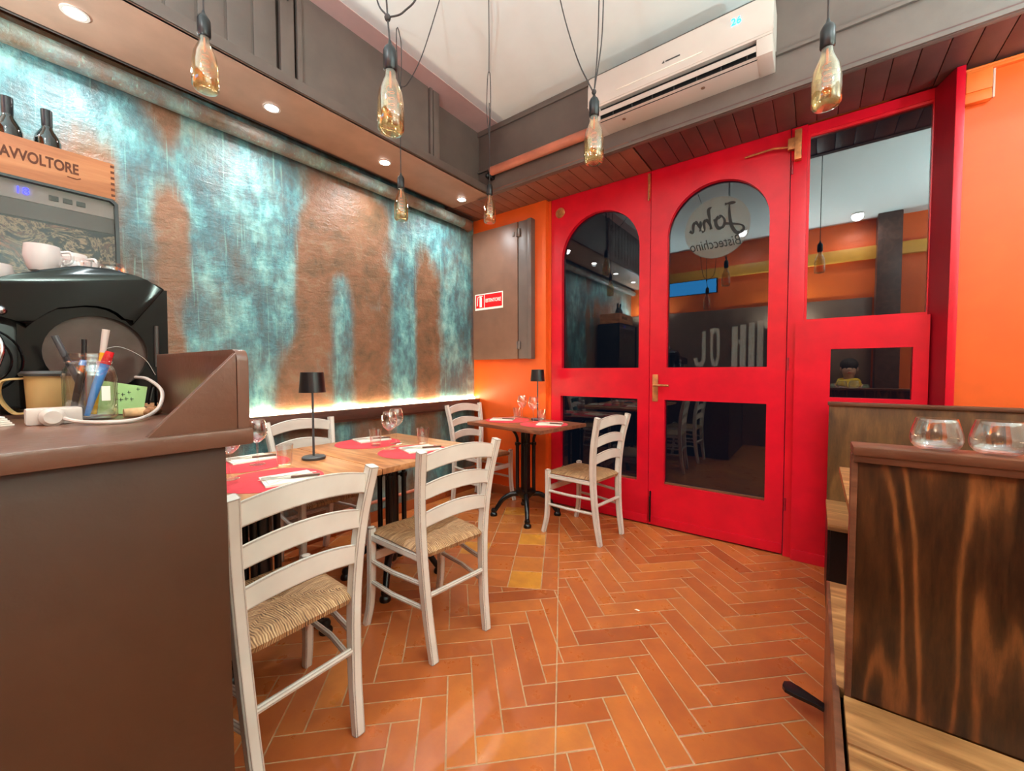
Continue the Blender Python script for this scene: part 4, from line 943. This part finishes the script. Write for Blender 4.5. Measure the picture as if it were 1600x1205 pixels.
# cups on top of the machine
def cup(label, loc, r_, h, handle_ang, name='coffee_cup', mat=M_ceramic, cat='cup', spout=False):
    t = thing(name, label, cat, loc, handle_ang)
    MB().lathe([(0, 0), (r_*0.7, 0), (r_*0.8, h*0.1), (r_, h*0.55), (r_*0.92, h), (r_*0.86, h), (r_*0.93, h*0.55), (r_*0.72, h*0.12), (0, h*0.1)], 28).build('body', mat, t, smooth=60)
    MB().tube(bez([(r_*0.92, 0, h*0.82), (r_*1.45, 0, h*0.85), (r_*1.5, 0, h*0.5), (r_*0.95, 0, h*0.25)], 6), h*0.055, 8).build('handle', mat, t)
    return t
cup('white ceramic milk pitcher on top of the espresso machine', (-1.76, 0.118, 1.486), 0.038, 0.072, R(75), 'milk_pitcher', cat='pitcher')
cup('white cup at the left edge on the espresso machine', (-1.75, 0.030, 1.440), 0.036, 0.048, R(200))
cup('pinkish white mug behind the milk pitcher', (-1.89, 0.185, 1.492), 0.040, 0.080, R(60), 'mug', cat='mug')
cup('small white cup right of the milk pitcher', (-1.80, 0.208, 1.493), 0.024, 0.045, R(-20))
for i, (x, y) in enumerate(((-1.70, 0.178), (-1.70, 0.250), (-1.78, 0.268))):
    o = MB().lathe([(0, 0), (0.018, 0), (0.030, 0.012), (0.032, 0.034), (0.0305, 0.034), (0.0285, 0.013), (0.017, 0.003), (0, 0.003)], 24).build('glass_bowl', M_glass, smooth=80); o.location = (x, y, 1.490)
    tag(o, ['small glass bowl nearest the milk pitcher', 'small glass bowl at the front edge of the espresso machine top', 'small glass bowl farthest right on the espresso machine'][i], 'glass bowl', 'glass bowls on the espresso machine')

# wine cooler against the wall, crate and bottles on it
t = thing('wine_cooler', 'tall black wine cooler with rounded glass door beside the patina wall', 'wine cooler', (0, 0, 0))
MB().box(-2.76, -2.425, -0.36, 0.375, 0.0, 1.925, 0.012).build('cabinet', M_black, t)
MB().plate([(-0.36, 1.0), (0.38, 1.0), (0.38, 1.915), (0.362, 1.932), (-0.36, 1.932)], [[(-0.35, 1.01), (0.368, 1.01), (0.368, 1.91), (0.355, 1.922), (-0.35, 1.922)]], 'x', -2.425, -2.395).build('door_frame', M_black, t)
MB().box(-2.406, -2.402, -0.352, 0.37, 1.01, 1.923).build('glass_door', M_cooler, t)
MB().box(-2.4245, -2.42, -0.35, 0.368, 1.855, 1.922).build('control_band', M_acl, t)
MB().box(-2.4245, -2.42, -0.35, 0.368, 1.79, 1.853).build('dark_band', M_brown, t)
MB().box(-2.4245, -2.42, -0.35, 0.368, 1.05, 1.782).build('mottled_back', M_mottle, t)
for y in (0.185, 0.222, 0.259): MB().box(-2.42, -2.416, y, y+0.026, 1.876, 1.896, 0.002).build('button', M_tin, t)
text('display_digits', '18', 0.038, M_blue, (-2.417, 0.118, 1.888), (R(90), 0, R(90)), t, 0.0008)
t = thing('wine_crate', 'pine wine crate lettered AVVOLTORE standing on the wine cooler', 'crate', (0, 0, 1.932))
MB().box(-2.412, -2.40, -0.18, 0.372, 0, 0.150, 0.002).build('front_board', M_crate, t)
MB().box(-2.72, -2.71, -0.18, 0.372, 0, 0.150, 0.002).build('back_board', M_crate, t)
for y in (-0.18, 0.36): MB().box(-2.71, -2.412, y, y+0.012, 0, 0.150, 0.002).build('end_board', M_crate, t)
MB().box(-2.71, -2.412, -0.168, 0.36, 0.0, 0.010).build('bottom_board', M_crate, t)
b = MB()
for k in range(6): b.box(-2.4005, -2.3992, 0.360, 0.3715, 0.012+0.024*k, 0.022+0.024*k)
b.build('finger_joints', M_burn, t)
text('crate_lettering', 'AVVOLTORE', 0.056, M_burn, (-2.3992, 0.168, 0.082), (R(90), 0, R(90)), t, 0.0003, sx=0.62, wt=0.03)
MB().tube([(-2.399, 0.235, 0.048), (-2.399, 0.262, 0.046), (-2.399, 0.272, 0.052)], 0.0018, 5).build('crate_flourish', M_burn, t)
def bottle(label, loc):
    t = thing('wine_bottle', label, 'bottle', loc, 0, 'dark wine bottles in the crate')
    MB().lathe([(0, 0), (0.036, 0), (0.038, 0.006), (0.038, 0.185), (0.034, 0.205), (0.018, 0.235), (0.0145, 0.25), (0.0145, 0.295), (0, 0.295)], 28).build('glass_body', paint_bottle, t, smooth=60)
    MB().lathe([(0.0150, 0.245), (0.0155, 0.245), (0.0165, 0.29), (0.0165, 0.312), (0.0, 0.3125)], 20).build('capsule', M_black, t)
    return t
paint_bottle = paint('dark_bottle_glass', (14, 18, 14), 0.08, 0.1, coat=1.0)
bottle('dark wine bottle nearer the left edge, in the pine crate', (-2.50, 0.095, 1.943))
bottle('dark wine bottle nearer the crate lettering end, in the pine crate', (-2.50, 0.195, 1.943))

# ------------------------------------------------------------------ booth on the right
t = thing('booth_bench', 'brown wooden bench with low back against the red panel and orange wall', 'bench', (0, 0, 0))
MB().box(0.066, 1.98, 2.94, 2.965, 0.0, 1.0, 0.002).build('backrest', M_dark2, t)
MB().box(0.060, 1.98, 2.925, 2.972, 0.998, 1.018, 0.004).build('back_cap', M_edge, t)
MB().box(0.062, 1.98, 2.47, 2.94, 0.42, 0.45, 0.003).build('seat', M_light, t)
MB().box(0.075, 1.98, 2.52, 2.545, 0.0, 0.42).box(0.064, 0.085, 2.54, 2.94, 0, 0.42).build('plinth', M_black, t)
t = thing('booth_table', 'wooden table between the two booth benches', 'table', (0, 0, 0))
MB().box(0.096, 1.1, 1.72, 2.38, 0.725, 0.755, 0.003).build('tabletop', M_light, t)
MB().tube([(0.6, 2.05, 0.0), (0.6, 2.05, 0.725)], 0.04, 16).box(0.4, 0.8, 1.85, 2.25, 0, 0.03, 0.005).build('pedestal', M_iron, t)
t = thing('double_bench', 'high backed dark stained wooden bench nearest the camera at the right', 'bench', (0, 0, 0))
MB().box(0.078, 1.98, 1.180, 1.205, 0.452, 1.012, 0.002).build('backrest', M_dark, t)
b = MB(); b.box(0.070, 1.98, 1.166, 1.255, 1.010, 1.030, 0.004); b.box(0.072, 1.98, 1.170, 1.182, 0.995, 1.012, 0.002); b.box(0.068, 0.080, 1.176, 1.212, 0.452, 1.012, 0.002); b.build('cap_rail', M_edge, t)
MB().box(0.052, 1.98, 1.205, 1.80, 0.424, 0.450, 0.003).build('rear_seat', M_light, t)
b = MB(); b.box(0.066, 1.98, 1.03, 1.178, 0.424, 0.452, 0.003); b.box(0.066, 0.205, 0.62, 1.028, 0.424, 0.450, 0.003); b.box(0.235, 1.98, 0.62, 1.028, 0.424, 0.450, 0.003); b.box(0.2, 0.24, 0.62, 1.03, 0.41, 0.435)
b.build('front_seat', M_light, t)
b = MB(); b.box(0.046, 0.060, 0.62, 1.80, 0.0, 0.450, 0.002); b.box(0.06, 1.98, 1.775, 1.79, 0, 0.424); b.box(0.06, 1.98, 0.64, 0.66, 0, 0.424)
b.build('side_board', M_edge, t)
t = thing('floor_lever', 'black flat handle reaching over the floor from the bench side', 'handle', (0, 0, 0))
b = MB().bar([(-0.070, 1.71, 0.068), (-0.058, 1.708, 0.068), (-0.03, 1.702, 0.066), (0.02, 1.695, 0.06), (0.048, 1.69, 0.055)], [0.030, 0.058, 0.056, 0.036, 0.030], 0.016, (0, 1, 0)); b.build('handle', M_black, t)
def brandy(label, loc):
    o = MB().lathe([(0, 0), (0.02, 0), (0.031, 0.005), (0.038, 0.014), (0.0405, 0.025), (0.0395, 0.037), (0.0365, 0.050), (0.0335, 0.060), (0.0315, 0.068), (0.0306, 0.068), (0.0325, 0.060), (0.0354, 0.050), (0.0383, 0.037), (0.0392, 0.025), (0.0367, 0.015), (0.029, 0.008), (0, 0.006)], 40).build('stemless_glass', M_glass, smooth=80)
    o.location = loc; return tag(o, label, 'drinking glass', 'stemless glasses on the bench back')
brandy('stemless rounded glass on the bench cap, left one', (0.205, 1.208, 1.030))
brandy('stemless rounded glass on the bench cap, right one', (0.292, 1.212, 1.030))

# ------------------------------------------------------------------ what the panes mirror: the back of the room
struct(MB().box(XL+0.02, XR, YB, YB+0.09, 2.72, 2.88, 0.004).build('trim_13', paint('ochre_paint', (222, 150, 50), 0.5, 0.04)))
struct(MB().box(0.62, 0.86, YB, YB+0.22, 0, 3.26, 0.006).build('trim_14', M_rail))
struct(MB().box(XL, 0.6, YB, YB+0.02, 0, 2.2, 0.003).build('trim_15', M_brown2))
t = thing('menu_screen', 'long blue lit screen high on the back wall', 'screen', (-1.72, YB+0.10, 2.60))
MB().box(-0.42, 0.42, 0, 0.03, -0.13, 0.11, 0.004).build('casing', M_black, t); MB().box(-0.4, 0.4, 0.03, 0.032, -0.12, 0.10).build('display', M_screen, t)

# ------------------------------------------------------------------ seated guest behind the camera, mirrored dimly in the small pane
def skinned(name, nodes, edges, mat, parent=None, sub=2, root=0):
    me = bpy.data.meshes.new(name+'_tmp'); me.from_pydata([n[:3] for n in nodes], edges, [])
    o = bpy.data.objects.new(name+'_tmp', me); C.objects.link(o)
    o.modifiers.new('s', 'SKIN').use_smooth_shade = True
    for i, n in enumerate(nodes): me.skin_vertices[0].data[i].radius = (n[3], n[4] if len(n) > 4 else n[3]); me.skin_vertices[0].data[i].use_root = (i == root)
    sb = o.modifiers.new('u', 'SUBSURF'); sb.levels = sub; sb.render_levels = sub
    bpy.context.view_layer.update()
    m2 = bpy.data.meshes.new_from_object(o.evaluated_get(bpy.context.evaluated_depsgraph_get())); m2.name = name
    bpy.data.objects.remove(o); m2.materials.clear(); m2.materials.append(mat)
    r_ = bpy.data.objects.new(name, m2); C.objects.link(r_)
    if parent: r_.parent = parent
    return r_
t = thing('wall_bench', 'plain brown bench against the back wall behind the camera', 'bench', (0, 0, 0))
MB().box(-0.1, 0.6, YB+0.02, -0.70, 0.42, 0.46, 0.006).build('seat', M_rail, t)
for x in (-0.06, 0.54): MB().box(x-0.03, x+0.03, YB+0.03, -0.72, 0, 0.42, 0.004).build('leg', M_rail, t)
p = thing('person', 'seated person in olive jacket and yellow scarf, mirrored in the small pane', 'person', (0.36, -0.93, 0.472))
nodes = [(0, 0, 0.10, .15, .11), (0, 0.0, 0.30, .14, .10), (0, 0.02, 0.48, .16, .10), (0, 0.03, 0.56, .06), (0, 0.05, 0.62, .05), (0, 0.065, 0.70, .085, .09), (0, 0.06, 0.78, .08, .09),
  (-.17, .02, .50, .05), (-.22, .06, .27, .042), (-.12, .26, .17, .032), (-.07, .31, .16, .026),
  (.17, .02, .50, .05), (.22, .06, .27, .042), (.12, .27, .17, .032), (.06, .32, .165, .026),
  (-.10, .05, .08, .085), (-.13, .42, .06, .06), (-.13, .45, -.38, .04), (-.13, .47, -.42, .035), (-.14, .60, -.43, .03),
  (.10, .05, .08, .085), (.13, .42, .06, .06), (.13, .45, -.38, .04), (.13, .47, -.42, .035), (.14, .60, -.43, .03)]
edges = [(0, 1), (1, 2), (2, 3), (3, 4), (4, 5), (5, 6), (2, 7), (7, 8), (8, 9), (9, 10), (2, 11), (11, 12), (12, 13), (13, 14), (0, 15), (15, 16), (16, 17), (17, 18), (18, 19), (0, 20), (20, 21), (21, 22), (22, 23), (23, 24)]
skinned('body', nodes, edges, M_skin, p)
def grow(idx, k): return [nodes[i][:3]+tuple(r_*k for r_ in nodes[i][3:]) for i in idx]
J = [0, 1, 2, 7, 8, 9, 11, 12, 13]; skinned('jacket', grow(J, 1.16), [(0, 1), (1, 2), (2, 3), (3, 4), (4, 5), (2, 6), (6, 7), (7, 8)], M_jacket, p)
J = [0, 15, 16, 17, 20, 21, 22]; skinned('trousers', grow(J, 1.13), [(0, 1), (1, 2), (2, 3), (0, 4), (4, 5), (5, 6)], M_trouser, p)
for sx in (-1, 1):
    J = [17, 18, 19] if sx < 0 else [22, 23, 24]; skinned('shoe', [(n[0], n[1], n[2]+0.004, n[3]*1.15, n[3]*1.1) for n in [nodes[i] for i in J[1:]]], [(0, 1)], M_ink, p, 1)
    bx, by, bz = sx*0.065, 0.315, 0.16
    for k, L_ in enumerate((0.062, 0.07, 0.066, 0.054)):
        yy = by+0.012-0.014*k; zz = bz+0.02-0.014*k
        skinned('finger', [(bx, yy, zz, .009), (bx-sx*L_*0.5, yy+0.012, zz-0.002, .0085), (bx-sx*L_, yy+0.010, zz-0.012, .007)], [(0, 1), (1, 2)], M_skin, p, 1)
    skinned('thumb', [(bx+sx*0.015, by, bz+0.02, .010), (bx-sx*0.005, by-0.005, bz+0.045, .009), (bx-sx*0.03, by+0.005, bz+0.05, .0075)], [(0, 1), (1, 2)], M_skin, p, 1)
    MB().ball((sx*0.03, 0.15, 0.755), 0.011, 1, 1, 0.8, 10).build('eye', M_ink, p)
    MB().ball((sx*0.088, 0.06, 0.74), 0.025, 0.35, 0.8, 1.1, 10).build('ear', M_skin, p)
skinned('nose', [(0, 0.145, 0.755, .009), (0, 0.168, 0.725, .014)], [(0, 1)], M_skin, p, 1)
MB().ball((0, 0.142, 0.69), 0.022, 1, 0.5, 0.25, 10).build('mouth', M_signred, p)
MB().ball((0, 0.035, 0.80), 0.105, 0.95, 1.0, 0.85, 20).build('hair', M_hair, p)
b = MB()
for k in range(3): b.tube(bez([(0.10*math.cos(a)*(1+0.08*k), 0.045+0.095*math.sin(a)*(1+0.08*k), 0.585-0.028*k+0.012*math.sin(2*a+k)) for a in [2*PI*q/10 for q in range(11)]], 3), 0.024, 8)
b.tube(bez([(0.05, 0.14, 0.56), (0.06, 0.165, 0.45), (0.05, 0.155, 0.33)], 5), 0.032, 8)
b.build('scarf', M_scarf, p)
